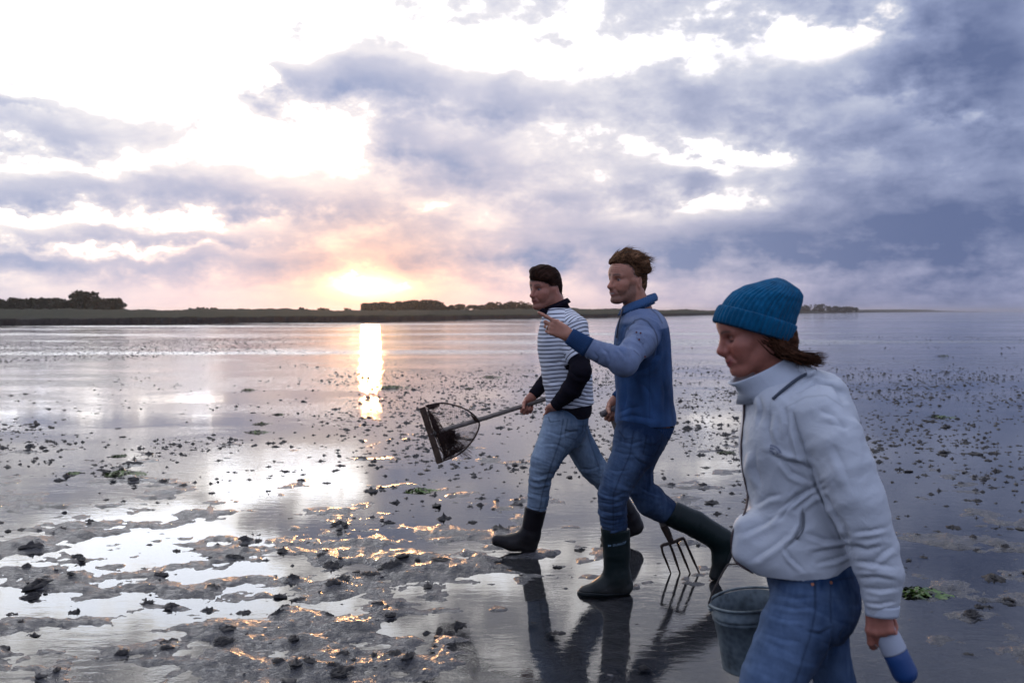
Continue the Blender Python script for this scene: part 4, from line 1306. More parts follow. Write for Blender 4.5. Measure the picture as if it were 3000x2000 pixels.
    zs, cx, cyy, a, bb = trunk_rows(rows_[1:-1] + [(1216, 1602, 1731, 0.168), (1221, 1604, 1728, 0.164)], Y)
    u.stack(zs, cx, cyy, np.array(a) * 0.985, np.array(bb) * 0.97, k=0.03)
    u.cone(sh_n, el_n, 0.060, 0.060, k=0.05); u.cone(el_n, P(1676, 1138, 5.92), 0.061, 0.060, k=0.03); u.cone(P(1676, 1138, 5.92), wr_n, 0.060, 0.037, k=0.02)
    u.cone(sh_f, el_f, 0.062, 0.058, k=0.05); u.cone(el_f, wr_f, 0.056, 0.034, k=0.02)
    cut_plane_local(u, wr_n, wr_n - P(1676, 1138, 5.92), 0.075); cut_plane_local(u, wr_f + np.array([0.008, 0, 0.012]), wr_f - el_f, 0.06)
    lo, hi = u.bounds(); v, q = surf(u, lo, hi, 0.0045); n = vnormals(v, q)
    v = v + n * (0.005 * limb_fold(v, [sh_n, el_n, wr_n], 30, 8, 5.0))[:, None]
    pix = px_of(v); v = v + fold(v, n, pix, 1.0, [(1668, 1085), (1690, 1105), (1722, 1110)], 0.006, 5)
    us = put('undershirt', mk_mesh('undershirt', v, q, True, np.tile((0.012, 0.011, 0.016), (len(v), 1))), M_cotton, man)
    # stand-up collar with open front points
    c0, c1 = P(1634, 912, Y), P(1630, 884, Y); e1 = nrm((1, 0, 0.25)); e2 = np.array([0, 1.0, 0])
    tl = nrm((0.92, 0, 0.40))
    g = loft([(P(1633, 922, Y), tl, e2, 0.092, 0.095), (P(1631, 908, Y), tl, e2, 0.080, 0.078), (P(1629, 893, Y), tl, e2, 0.076, 0.072), (P(1628, 887, Y), tl, e2, 0.079, 0.076), (P(1630, 894, Y), tl, e2, 0.087, 0.085), (P(1631, 903, Y), tl, e2, 0.096, 0.094)], 56, thick=0.003)
    g.add(np.array([P(1576, 911, 6.05), P(1590, 902, 6.06), P(1606, 912, 6.07), P(1600, 926, 6.06), P(1578, 916, 6.05), P(1592, 926, 6.08)]), np.array([[0, 1, 2, 3], [0, 3, 5, 4]]))
    put('collar', g.mesh('collar'), mat('black_knit', (0.010, 0.008, 0.014), 0.95, 0.03), us)
    # striped shirt with short sleeves
    s = Sdf()
    zs, cx, cyy, a, bb = trunk_rows(rows_[1:-1], Y)
    s.stack(zs, cx, cyy, np.array(a) + 0.006, np.array(bb) + 0.006, k=0.03)
    se = sh_n * 0.33 + el_n * 0.67
    s.cone(sh_n, se, 0.070, 0.066, k=0.06); sf = sh_f * 0.4 + el_f * 0.6; s.cone(sh_f, sf, 0.072, 0.066, k=0.045)
    cut_plane_local(s, se + np.array([0, 0, 0.0]), el_n - sh_n + np.array([0.10, 0, 0.0]), 0.12); cut_plane_local(s, sf, el_f - sh_f, 0.11)
    nk = P(1630, 893, Y); s.ell(nk, (0.098, 0.088, 0.052), np.stack([tl, e2, np.cross(tl, e2)], 1), 0.006, 's')
    cut_plane(s, P(1655, 1190, Y), (0.10, 0, -1))
    lo, hi = s.bounds(); v, q = surf(s, lo, hi, 0.0038, 2); n = vnormals(v, q); pix = px_of(v)
    v0 = v.copy()
    v = v + n * (0.006 * fbm(v * np.array([5, 5, 9]), 3))[:, None]
    for pts, dpt, wd in (([(1585, 1110), (1620, 1120), (1655, 1108)], 0.006, 6), ([(1590, 1060), (1630, 1066), (1660, 1040)], 0.005, 6), ([(1600, 1150), (1640, 1150)], 0.005, 5), ([(1700, 1120), (1715, 1150), (1735, 1165)], 0.006, 5),
                         ([(1664, 955), (1658, 1000), (1664, 1040)], 0.010, 5), ([(1700, 1010), (1715, 990), (1722, 965)], 0.005, 4), ([(1690, 1018), (1706, 1000), (1720, 985)], 0.005, 4)):
        v = v + fold(v, n, pix, 1.0, pts, dpt, wd)
    # stripe coordinate: level round the trunk, across the arm on the sleeve
    fx = (v0[:, 0] - P(1655, 1000, Y)[0])
    st = v0[:, 2] + 0.10 * fx * sstep(v0[:, 2], 1.0, 1.30) + 0.25 * np.maximum(fx, 0) ** 2 - 0.012 * np.cos(fx * 16)
    ta, da = seg_co(v0, sh_n + np.array([0, 0, 0.03]), se); nb_ = P(1650, 898, 6.10); ts, ds = seg_co(v0, nb_, sh_n + np.array([0, 0, 0.05]))
    sax = nrm(el_n - sh_n + np.array([0.10, 0, 0])); tx = (v0 - sh_n) @ sax
    Ls = np.linalg.norm(sh_n - nb_)
    arm = (da < 0.088) & (v0[:, 1] < 6.045) & ((pix[:, 0] > 1661 + 0.10 * (pix[:, 1] - 950)) | (pix[:, 1] > 1035)) & (tx > -0.03) & ((v0[:, 1] < 5.99) | (pix[:, 0] < 1716))
    yoke = (~arm) & (pix[:, 1] < 962) & (pix[:, 0] > 1655) & (v0[:, 1] < 6.30) & (n[:, 2] > 0.1)
    st = np.where(arm, tx + 0.008, st); st = np.where(yoke, (v0 - nb_) @ nrm(sh_n - nb_ + np.array([0.06, 0.0, 0.05])), st)
    put('striped_shirt', mk_mesh('striped_shirt', v, q, True, None, {'stripe': st}), M_stripe, man)
    # boots
    dark = (0.008, 0.007, 0.009)
    make_boot(man, ([P(1569, 1489, 6.10), P(1560, 1535, 6.11), P(1553, 1565, 6.12)], [0.068, 0.062, 0.058]), [(P(1550, 1595, 6.13), 0.046), (P(1500, 1588, 6.13), 0.042), (P(1456, 1581, 6.13), 0.033)],
              nrm((-0.28, 0, -1)), P(1510, 1618, 6.13), 0, dark, (0.012, 0.011, 0.011), (0.22, 0, 1))
    make_boot(man, ([P(1806, 1456, 6.36), P(1838, 1500, 6.37), P(1848, 1522, 6.38)], [0.068, 0.060, 0.056]), [(P(1862, 1543, 6.38), 0.046), (P(1812, 1562, 6.38), 0.042), (P(1774, 1578, 6.38), 0.034)],
              nrm((0.42, 0, -0.9)), P(1835, 1580, 6.38), 0, dark, (0.012, 0.011, 0.011), (-0.6, 0, 0.8))
    return man


def cut_plane_local(sd, pt, nm, rad):
    """cuts a sleeve end: removes a slab just beyond a plane, only within rad of the point"""
    pt, nm = np.asarray(pt, float), nrm(nm)

    def f(p):
        q = p - pt; h = q @ nm; r = np.sqrt(np.maximum((q * q).sum(1) - h * h, 0))
        return np.maximum(np.maximum(-h, h - 0.25), r - rad).astype(np.float32)
    sd.fn(f, pt - 0.3, pt + 0.3, 0.003, 's'); return sd


striped_man()

# ------------------------------------------------------------------ the hand net
def hand_net():
    Yn = 6.30; org = P(1300, 1270, Yn)
    root = empty('hand_net', org, label='push net on a long wooden pole with a dark wooden bar and brown netting', category='net')
    def at(x, y, dY=0.0): return P(x, y, Yn + dY)
    M_wood = mat('weathered_wood', rough=0.75, spec=0.25, build=lambda b: (link(ramp(noise(objco(), 30, 4), [(0.3, (0.035, 0.022, 0.016)), (0.7, (0.085, 0.052, 0.036))]), b.inputs['Base Color']), bump(b, noise(objco(), 140, 3), 0.002))[0])
    M_pole = mat('pole_wood', rough=0.6, spec=0.3, build=lambda b: (link(ramp(noise(objco(), 24, 4), [(0.3, (0.10, 0.085, 0.075)), (0.7, (0.21, 0.175, 0.15))]), b.inputs['Base Color']), bump(b, noise(objco(), 120, 3), 0.002))[0])
    g = Geo(); p0, p1 = at(1262, 1271), at(1605, 1166, 0.07); p2 = p1 + (p1 - p0) / np.linalg.norm(p1 - p0) * 0.10
    tube(g, [p0, at(1420, 1224, 0.03), p1, p2], [0.0155, 0.015, 0.0145, 0.014], 12); put('pole', g.mesh('pole'), M_pole, root)
    # bar: a plank on edge
    a, b = at(1237, 1193), at(1289, 1356); ax = nrm(b - a); e1 = nrm(np.cross(ax, [0, 1, 0])); g = Geo()
    V = []
    for t in np.linspace(0, 1, 9):
        c = a + (b - a) * t
        for s1, s2 in ((-1, -1), (1, -1), (1, 1), (-1, 1)): V.append(c + e1 * s1 * 0.019 * (1 + 0.02 * math.sin(9 * t)) + np.array([0, 1, 0]) * s2 * 0.014)
    q = [[i * 4 + j, i * 4 + (j + 1) % 4, i * 4 + 4 + (j + 1) % 4, i * 4 + 4 + j] for i in range(8) for j in range(4)] + [[3, 2, 1, 0], [32, 33, 34, 35]]
    g.add(V, q); me = g.mesh('bar', smooth=False); ob = put('bar', me, M_wood, root); bv = ob.modifiers.new('b', 'BEVEL'); bv.width = 0.003; bv.segments = 2
    # bent rod
    rim = [(1246, 1189), (1284, 1181), (1316, 1183), (1354, 1194), (1383, 1211), (1400, 1230), (1404, 1246), (1395, 1273), (1375, 1302), (1346, 1329), (1297, 1350)]
    rp = catmull([at(x, y, 0.012 * math.sin(i)) for i, (x, y) in enumerate(rim)], 60)
    g = Geo(); tube(g, rp, 0.0052, 6)
    for k in range(2, 58, 3):                      # lashing
        d = rp[k + 1] - rp[k]; tube(g, [rp[k] - d * 0.12, rp[k] + d * 0.12], 0.0085, 5)
    put('rim', g.mesh('rim'), mat('rusty_rod', (0.030, 0.018, 0.015), 0.7, 0.3), root)
    # netting: strands from rim and bar into a hanging bag
    M_net = mat('netting', (0.040, 0.022, 0.018), 0.85, 0.2)
    bar = np.array([a + (b - a) * t + e1 * -0.018 for t in np.linspace(0.02, 0.98, 40)])
    loop = np.concatenate([rp[::1], bar[::-1]]); n = len(loop); rs = np.random.default_rng(9)
    tip = at(1330, 1283, 0.16); g = Geo()
    levels = 11; Gd = []
    for k in range(levels):
        t = k / (levels - 1)
        c = loop * (1 - t) + tip * t
        sag = np.array([0, 0.10, -0.055]) * math.sin(t * math.pi) * 0.9
        Gd.append(c + sag + rs.normal(0, 0.0022, loop.shape) * (1 - t * 0.5))
    Gd = np.array(Gd)
    for i in range(0, n): tube(g, Gd[:, i], 0.00075, 3, cap=False)
    for k in range(1, levels - 1):
        tube(g, np.concatenate([Gd[k], Gd[k][:1]]), 0.00075, 3, cap=False)
        mid_ = (Gd[k] + Gd[k + 1]) / 2; tube(g, np.concatenate([mid_, mid_[:1]]), 0.0007, 3, cap=False)
    # netting gathered along the bar and the lower corner
    def gathered(pa, pb, spread, cnt, dd):
        for _ in range(cnt):
            s, e = pa + (pb - pa) * rs.random(), pa + (pb - pa) * rs.random()
            m = (s + e) / 2 + rs.normal(0, spread, 3) + dd * rs.random()
            tube(g, catmull([s, m + rs.normal(0, spread, 3), e], 7), 0.0013, 3, cap=False)
    gathered(at(1252, 1198), at(1304, 1340), 0.012, 240, np.array([0.045, 0, -0.01]))
    gathered(at(1300, 1258), at(1330, 1262), 0.012, 170, np.array([0.02, 0.03, -0.09]))
    gathered(at(1296, 1268), at(1318, 1310), 0.012, 130, np.array([0.02, 0.02, -0.05]))
    gathered(at(1300, 1346), at(1360, 1312), 0.006, 120, np.array([-0.02, 0, 0.03]))
    gathered(at(1248, 1190), at(1290, 1182), 0.006, 90, np.array([0.0, 0, -0.03]))
    gathered(at(1380, 1212), at(1402, 1240), 0.004, 40, np.array([-0.01, 0, 0]))
    for _ in range(110):
        s = at(1302 + rs.uniform(-8, 20), 1330 + rs.uniform(-14, 18)); e = at(1300 + rs.uniform(0, 90), 1345 - rs.uniform(0, 60), 0.05 * rs.random())
        s = at(1312, 1282, 0.05) + rs.normal(0, 0.012, 3); tube(g, [s, (s + e) / 2 + rs.normal(0, 0.006, 3), e], 0.0010, 3, cap=False)
    put('netting', g.mesh('netting'), M_net, root)
    # folds of cloth-like fine mesh in the bag
    return root


hand_net()
# ------------------------------------------------------------------ the man in the blue sweater with the fork
def blue_man():
    Y = 5.25; org = np.array([P(1870, 1700, Y)[0], Y, 0.0])
    rows_ = [(888, 1838, 1900, 0.070), (905, 1828, 1918, 0.105), (925, 1820, 1940, 0.165), (950, 1812, 1953, 0.205), (985, 1803, 1960, 0.212), (1040, 1799, 1966, 0.200), (1110, 1803, 1969, 0.185), (1180, 1804, 1974, 0.180), (1222, 1801, 1979, 0.188), (1240, 1803, 1979, 0.187), (1262, 1812, 1966, 0.174)]
    hc, yaw = P(1834, 821, Y), R(38)
    Hm = frame((-math.cos(yaw), -math.sin(yaw), 0.02), (0, 0, 1)); hs = 0.99
    sh_n, el_n, wr_n = P(1896, 975, 5.08), P(1828, 1062, 4.90), P(1664, 981, 4.93)
    cuff_a = P(1722, 1017, 4.92)
    sh_f, el_f, wr_f = P(1885, 975, 5.43), P(1890, 1105, 5.56), P(1803, 1173, 5.53)
    legN = limb([((1800, 1275), (1938, 1285), 5.16), ((1794, 1312), (1924, 1325), 5.16), ((1782, 1350), (1893, 1365), 5.15), ((1760, 1405), (1860, 1412), 5.15), ((1748, 1450), (1838, 1452), 5.16), ((1754, 1500), (1836, 1498), 5.18), ((1764, 1556), (1838, 1556), 5.20)])
    legF = limb([((1838, 1280), (1955, 1288), 5.38), ((1838, 1330), (1932, 1322), 5.39), ((1840, 1385), (1913, 1372), 5.40), ((1838, 1440), (1915, 1422), 5.41), ((1868, 1492), (1946, 1440), 5.42), ((1922, 1524), (1972, 1462), 5.44)])
    b = Sdf()
    zs, cx, cyy, a, bb = trunk_rows(rows_[2:], Y); b.stack(zs, cx, cyy, np.array(a) * 0.85, np.array(bb) * 0.86)
    W = head(b, hc, Hm, hs, nose=1.04, smile=0.7, fat=0.97, brow=1.25, chin=1.0)
    b.cone(P(1856, 866, Y), P(1876, 925, Y), 0.063, 0.074, k=0.03)
    b.cone(sh_n, el_n, 0.052, 0.045, k=0.05); b.cone(el_n, wr_n, 0.044, 0.028, k=0.03)
    b.cone(sh_f, el_f, 0.052, 0.045, k=0.05); b.cone(el_f, wr_f, 0.044, 0.028, k=0.03)
    for L in (legN, legF): b.chain(L[0], np.array(L[1]) * 0.80, 0.06)
    fN = [(P(1826, 1716, 5.22), 0.030), (P(1770, 1724, 5.22), 0.030), (P(1712, 1736, 5.22), 0.020)]
    b.cone(legN[0][-1], fN[0][0], 0.035, 0.032, k=0.03); b.cone(fN[0][0], fN[2][0], 0.030, 0.020, k=0.03)
    b.chain([legF[0][-1], P(2052, 1552, 5.45), P(2116, 1582, 5.46), P(2098, 1682, 5.47)], [0.038, 0.032, 0.032, 0.018], 0.03)
    hN = hand(b, wr_n, (-0.90, -0.05, 0.44), (-0.05, -1, 0.10), 1, 1.0, fingers=[(4, 8, 6), (42, 92, 55), (50, 95, 55), (56, 95, 55)], thumb=(22, 8, 8), tflex=52)
    hand(b, wr_f, (-0.30, -0.02, -0.95), (-0.15, 1.0, 0.10), -1, 1.0, fingers=[(60, 85, 55), (64, 85, 55), (68, 85, 55), (72, 85, 50)], thumb=(30, 20, 20), tflex=60)
    lo, hi = b.bounds(); v, q = surf(b, lo, hi, 0.0034)
    col = head_colour(v, hc, Hm, hs, (0.37, 0.160, 0.100), (0.33, 0.105, 0.08), beard=0.68, cheek=0.25, smile=0.7, line=([-0.15, -0.105, -0.075, -0.05, -0.03, 0.0, 0.02, 0.045, 0.062, 0.078, 0.095, 0.2], [-0.060, -0.045, -0.035, -0.022, 0.006, 0.010, 0.016, 0.024, 0.030, 0.058, 0.125, 0.17], 0.0, (0.050, 0.026, 0.016)))
    # wrinkled forehead
    ql = ((v - hc) @ Hm) / hs; wf = sstep(ql[:, 0], 0.06, 0.085) * sstep(ql[:, 2], 0.030, 0.036) * sstep(ql[:, 2], 0.075, 0.068)
    n = vnormals(v, q); v = v + n * (0.0012 * np.sin(ql[:, 2] * 2 * math.pi / 0.0105 + 2 * ql[:, 1] / 0.03) * wf)[:, None]
    # teeth between parted lips
    tw = np.exp(-((np.abs(ql[:, 1] - 0.004) / 0.014) ** 4 + ((ql[:, 2] + 0.0735) / 0.0030) ** 2)) * (ql[:, 0] > 0.085); col = col * (1 - 0.8 * tw)[:, None] + np.array((0.5, 0.45, 0.40)) * (0.8 * tw)[:, None]
    man = obj('person', mk_mesh('person', v - org, q, True, col), M_skin, label='bearded man in a blue sweater pointing ahead and carrying the garden fork', category='person', group=PEOPLE)
    man.location = tuple(org)
    # wedding ring
    jr = hN[2]; c = jr[0] * 0.45 + jr[1] * 0.55; ax = nrm(jr[1] - jr[0]); e1 = nrm(np.cross(ax, [0, 0, 1])); e2 = np.cross(ax, e1); an = np.linspace(0, 2 * np.pi, 25)
    g = Geo(); tube(g, [c + 0.0112 * (math.cos(t) * e1 + math.sin(t) * e2) for t in an], 0.0021, 6, cap=False); put('finger_ring', g.mesh('finger_ring'), M_metal, man)
    # hair blown up and back
    h = Sdf()
    def HE(pos, r, k=0.02, op='u'): h.ell(W(*pos), tuple(np.array(r) * hs), Hm, k, op)
    HE((-0.016, 0, 0.046), (0.106, 0.0835, 0.094)); HE((-0.070, 0, 0.010), (0.052, 0.070, 0.072)); HE((-0.086, 0, -0.045), (0.030, 0.056, 0.045), 0.02)
    h.chain([P(1799, 769, Y), P(1813, 755, Y), P(1838, 747, Y + 0.01), P(1864, 755, Y + 0.01), P(1884, 769, Y), P(1893, 790, Y)], [0.022, 0.032, 0.036, 0.038, 0.036, 0.026], 0.03)
    h.chain([P(1800, 770, Y - 0.04), P(1828, 752, Y - 0.055), P(1866, 760, Y - 0.055), P(1888, 788, Y - 0.03)], [0.018, 0.028, 0.032, 0.024], 0.03)
    h.chain([P(1796, 770, Y + 0.03), P(1826, 750, Y + 0.055), P(1866, 758, Y + 0.055)], [0.018, 0.028, 0.032], 0.03)
    hairline(h, hc, Hm, hs, [-0.15, -0.105, -0.075, -0.05, -0.03, 0.0, 0.02, 0.045, 0.062, 0.078, 0.095, 0.2], [-0.060, -0.045, -0.035, -0.022, 0.006, 0.010, 0.016, 0.024, 0.030, 0.058, 0.125, 0.17], 0.0, 0.045)
    for l in (1, -1): HE((-0.020, l * 0.094, -0.016), (0.025, 0.032, 0.036), 0.008, 's')

    def locks(g, hv, hn, ql, rs):
        top = ql[:, 2] > 0.035
        fl = np.tile(Hm @ np.array([-1.0, 0, 0.30]), (top.sum(), 1))
        strands(g, hv[top], fl, hn[top], 900, 0.060, 0.0012, rs, bend=0.10)
        cr = (ql[:, 2] > 0.09) & (ql[:, 0] < 0.06)
        strands(g, hv[cr], np.tile(np.array([0.95, 0, 0.25]), (cr.sum(), 1)), hn[cr], 170, 0.055, 0.0012, rs, lift=0.16, bend=0.02, sway=0.08, wind=(0.14, 0, -0.01))
        bk = (ql[:, 0] < -0.06) & (ql[:, 2] > -0.02)
        strands(g, hv[bk], np.tile(Hm @ np.array([-1.0, 0, -0.3]), (bk.sum(), 1)), hn[bk], 200, 0.035, 0.0012, rs, lift=0.12, bend=0.06, wind=(0.06, 0, -0.06))
        fh = (ql[:, 0] > 0.035) & (ql[:, 2] > 0.06) & (ql[:, 2] < 0.125)
        strands(g, hv[fh], np.tile(Hm @ np.array([-0.8, 0, 1.0]), (fh.sum(), 1)), hn[fh], 420, 0.032, 0.0012, rs, bend=0.16, sway=0.06, wind=(0.08, 0, 0))
        sd_ = (ql[:, 2] < 0.05) & (ql[:, 2] > -0.05)
        strands(g, hv[sd_], np.tile(Hm @ np.array([-1.0, 0, -0.3]), (sd_.sum(), 1)), hn[sd_], 300, 0.03, 0.0011, rs)
    hair_mesh('hair', man, h, hc, Hm, hs, (0.100, 0.052, 0.028), locks, seed=5, amp=0.006)
    # trousers
    t = Sdf()
    zs, cx, cyy, a, bb = trunk_rows([(1232, 1812, 1962, 0.165), (1262, 1806, 1962, 0.172), (1290, 1802, 1954, 0.168), (1320, 1812, 1936, 0.150), (1345, 1825, 1915, 0.12)], Y + 0.01)
    t.stack(zs, cx, cyy, a, bb, k=0.03); t.chain(legN[0], legN[1], 0.05); t.chain(legF[0], legF[1], 0.04)
    cut_plane(t, P(1800, 1560, 5.20), (0, 0, -1)) if False else None
    lo, hi = t.bounds(); v, q = surf(t, lo, hi, 0.0038, 2); n = vnormals(v, q); pix = px_of(v); nearf = sstep(-n[:, 1], -0.1, 0.3)
    v = v + n * (0.0085 * limb_fold(v, legN[0], 44, 9, 1.0) * (0.35 + np.exp(-((v[:, 2] - 0.50) / 0.10) ** 2) + np.exp(-((v[:, 2] - 0.34) / 0.05) ** 2)) + 0.004 * fbm(v * 7, 3))[:, None]
    for pts, dpt, wd in (([(1768, 1448), (1800, 1456), (1834, 1440)], 0.006, 4), ([(1752, 1470), (1790, 1478), (1832, 1466)], 0.006, 4), ([(1760, 1496), (1800, 1503), (1836, 1495)], 0.005, 4), ([(1766, 1520), (1800, 1526), (1836, 1516)], 0.005, 4),
                         ([(1812, 1290), (1850, 1300), (1890, 1288)], 0.006, 5), ([(1893, 1360), (1870, 1350), (1850, 1330)], 0.006, 5), ([(1800, 1320), (1830, 1330), (1870, 1330)], 0.005, 5), ([(1780, 1375), (1810, 1380), (1850, 1375)], 0.004, 5),
                         ([(1920, 1360), (1912, 1390), (1912, 1420)], 0.005, 4), ([(1880, 1430), (1900, 1440), (1930, 1452)], 0.006, 4)):
        v = v + fold(v, n, pix, nearf, pts, dpt, wd)
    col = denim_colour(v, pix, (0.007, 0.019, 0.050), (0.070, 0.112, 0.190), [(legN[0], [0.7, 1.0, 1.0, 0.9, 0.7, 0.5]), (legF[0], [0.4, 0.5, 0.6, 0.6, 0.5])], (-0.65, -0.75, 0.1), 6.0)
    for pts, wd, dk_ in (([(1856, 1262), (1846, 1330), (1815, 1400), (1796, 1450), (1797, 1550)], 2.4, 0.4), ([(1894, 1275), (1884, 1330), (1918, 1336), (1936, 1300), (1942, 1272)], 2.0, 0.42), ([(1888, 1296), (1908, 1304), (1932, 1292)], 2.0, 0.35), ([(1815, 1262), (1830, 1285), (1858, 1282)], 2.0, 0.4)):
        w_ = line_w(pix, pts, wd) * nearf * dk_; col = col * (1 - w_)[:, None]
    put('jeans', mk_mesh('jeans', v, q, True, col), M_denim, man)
    # sweater
    s = Sdf(); zs, cx, cyy, a, bb = trunk_rows(rows_[1:-1], Y); s.stack(zs, cx, cyy, a, bb, k=0.03)
    s.cone(sh_n, el_n, 0.076, 0.062, k=0.06); s.cone(el_n, cuff_a, 0.062, 0.050, k=0.03)
    s.cone(sh_f, el_f, 0.075, 0.062, k=0.05); s.cone(el_f, wr_f + (el_f - wr_f) * 0.2, 0.060, 0.046, k=0.03)
    cut_plane_local(s, cuff_a, wr_n - el_n, 0.085); cut_plane_local(s, wr_f + (el_f - wr_f) * 0.22, wr_f - el_f, 0.085)
    tl = nrm((0.90, 0, 0.42)); e2 = np.array([0, 1.0, 0]); s.ell(P(1868, 890, Y), (0.082, 0.080, 0.055), np.stack([tl, e2, np.cross(tl, e2)], 1), 0.006, 's')
    lo, hi = s.bounds(); v, q = surf(s, lo, hi, 0.0038, 2); n = vnormals(v, q); pix = px_of(v); nearf = sstep(-n[:, 1], -0.1, 0.25)
    da = np.minimum(seg_co(v, sh_n, el_n)[1], seg_co(v, el_n, cuff_a)[1]); df = np.minimum(seg_co(v, sh_f, el_f)[1], seg_co(v, el_f, wr_f)[1])
    arm = da < 0.090
    v = v + n * (0.007 * fbm(v * np.array([7, 7, 4.5]) + 3, 3) + 0.006 * limb_fold(v, [sh_n, el_n, cuff_a], 26, 8, 2.0) * arm)[:, None]
    for pts, dpt, wd in (([(1768, 1022), (1782, 1034), (1788, 1062)], 0.010, 5), ([(1796, 1008), (1822, 1030), (1836, 1052)], 0.009, 5), ([(1818, 998), (1842, 1020), (1850, 1040)], 0.007, 5), ([(1740, 1030), (1752, 1050), (1748, 1070)], 0.006, 5),
                         ([(1905, 1065), (1925, 1040), (1928, 1005)], 0.009, 6), ([(1868, 1090), (1900, 1075), (1920, 1060)], 0.010, 7), ([(1812, 1210), (1840, 1195), (1880, 1190)], 0.008, 8), ([(1815, 1225), (1850, 1215), (1920, 1228)], 0.007, 7),
                         ([(1880, 1120), (1905, 1150), (1912, 1200)], 0.007, 9), ([(1832, 1120), (1835, 1160), (1828, 1200)], 0.006, 8), ([(1940, 1100), (1948, 1150), (1945, 1210)], 0.006, 9), ([(1822, 960), (1850, 945), (1872, 945)], 0.006, 6), ([(1815, 1000), (1835, 985), (1850, 985)], 0.006, 6)):
        v = v + fold(v, n, pix, nearf, pts, dpt, wd)
    blue = np.array((0.025, 0.060, 0.142)); grey = np.array((0.160, 0.200, 0.300))
    # woven yoke and sleeve tops, knitted body
    yoke = sstep(pix[:, 1] - (962 + (1946 - pix[:, 0]) * 0.30), 3, -3) * (n[:, 2] > -0.5)
    sl_ = np.maximum(sstep(da, 0.090, 0.084) * sstep(seg_co(v, sh_n, el_n)[0], -0.15, -0.08), sstep(df, 0.090, 0.084) * (v[:, 1] > 5.3))
    chest = sstep(pix[:, 0], 1862, 1848) * sstep(pix[:, 1], 938, 952)
    wgt = np.maximum(yoke * (1 - chest), sl_)
    nz = fbm(v * np.array([12, 12, 5]), 3); col = blue * (1 + 0.5 * nz[:, None]); col = col * (1 - wgt)[:, None] + grey * (1 + 0.22 * nz[:, None]) * wgt[:, None]
    wear = sstep(fbm(v * np.array([6, 6, 3]) + 9, 3), 0.1, 0.6)[:, None] * 0.3; col = col * (1 - wear) + np.array((0.06, 0.125, 0.29)) * wear
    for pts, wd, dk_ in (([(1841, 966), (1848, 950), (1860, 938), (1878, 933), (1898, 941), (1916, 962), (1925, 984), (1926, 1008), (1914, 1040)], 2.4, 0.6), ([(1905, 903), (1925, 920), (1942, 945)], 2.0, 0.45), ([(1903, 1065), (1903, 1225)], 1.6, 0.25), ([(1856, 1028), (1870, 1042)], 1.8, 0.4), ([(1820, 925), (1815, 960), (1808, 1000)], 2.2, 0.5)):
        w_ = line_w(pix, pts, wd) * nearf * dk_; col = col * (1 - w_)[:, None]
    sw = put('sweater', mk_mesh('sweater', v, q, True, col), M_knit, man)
    knit = np.array((0.022, 0.058, 0.140))
    def rib(name, rings, na, ribs, amp, th=0.004, c=knit):
        g = loft(rings, na, ribs, amp, th); k = np.concatenate(g.v); m = me_c(g, c); return put(name, m, M_knit, sw)

    def me_c(g, c):
        n_ = sum(len(x) for x in g.v); g.c = [np.tile(c, (n_, 1)) * 1.0]; return g.mesh('rib_knit')
    rib('cuff', rings_along(cuff_a + (cuff_a - wr_n) * 0.04, wr_n + (cuff_a - wr_n) * 0.06, 0.0500, 0.0400, 7, flat=0.95), 180, 36, 0.0019)
    rib('cuff', rings_along(wr_f + (el_f - wr_f) * 0.24, wr_f + (el_f - wr_f) * 0.03, 0.046, 0.038, 5), 150, 30, 0.0016)
    th_ = nrm(P(1974, 1262, Y) - P(1806, 1236, Y)); e2 = np.array([0, 1.0, 0])
    rib('hem', [(P(1889, 1236, Y), th_, e2, 0.156, 0.182), (P(1889, 1246, Y), th_, e2, 0.149, 0.179), (P(1888, 1260, Y), th_, e2, 0.141, 0.175), (P(1885, 1273, Y), th_, e2, 0.136, 0.172)], 300, 60, 0.0022, 0.004, np.array((0.014, 0.038, 0.098)))
    # ribbed collar, folded over, open in front
    tl = nrm((0.93, 0, 0.36))
    cr_ = [(P(1868, 908, Y), tl, e2, 0.098, 0.096), (P(1868, 893, Y), tl, e2, 0.082, 0.080), (P(1872, 880, Y), tl, e2, 0.080, 0.079), (P(1873, 875, Y), tl, e2, 0.085, 0.083), (P(1873, 879, Y), tl, e2, 0.093, 0.091), (P(1871, 891, Y), tl, e2, 0.106, 0.104), (P(1868, 902, Y), tl, e2, 0.112, 0.110)]
    rib('collar', cr_, 216, 44, 0.0014, 0.003, np.array((0.045, 0.100, 0.215)))
    # zip at the open neck
    g = Geo(); tube(g, catmull([P(1824, 905, 5.20), P(1817, 930, 5.165), P(1811, 955, 5.16), P(1806, 990, 5.165)], 16), 0.0042, 6); tube(g, [P(1816, 928, 5.14), P(1809, 931, 5.13)], 0.003, 5)
    put('zip', g.mesh('zip'), mat('zip_metal', (0.03, 0.03, 0.04), 0.5, 0.4), sw)
    # sleeve pocket with four buttons, laid on the cloth
    pocket = [(1856, 976), (1866, 974), (1880, 982), (1889, 992), (1886, 1008), (1876, 1000), (1864, 990)]
    near_v = v[(n[:, 1] < 0)]; near_p = pix[n[:, 1] < 0]
    def onto(x, y, off):
        i = np.argsort((near_p[:, 0] - x) ** 2 + (near_p[:, 1] - y) ** 2)[:6]; d = near_v[i].mean(0); return P(x, y, d[1]) - np.array([0, off, 0])
    g = Geo(); pv = np.array([onto(x, y, 0.0050) for x, y in pocket] + [onto(x, y, -0.004) for x, y in pocket]); cpt = np.array([onto(1874, 988, 0.008)]); m = len(pocket)
    g.add(np.concatenate([pv, cpt]), [[i, (i + 1) % m, 2 * m] for i in range(m)], grey * 0.92); g.add(pv, [[i, i + m, (i + 1) % m + m, (i + 1) % m] for i in range(m)], grey * 0.6)
    fl = put('sleeve_pocket', g.mesh('sleeve_pocket', False), M_knit, sw)
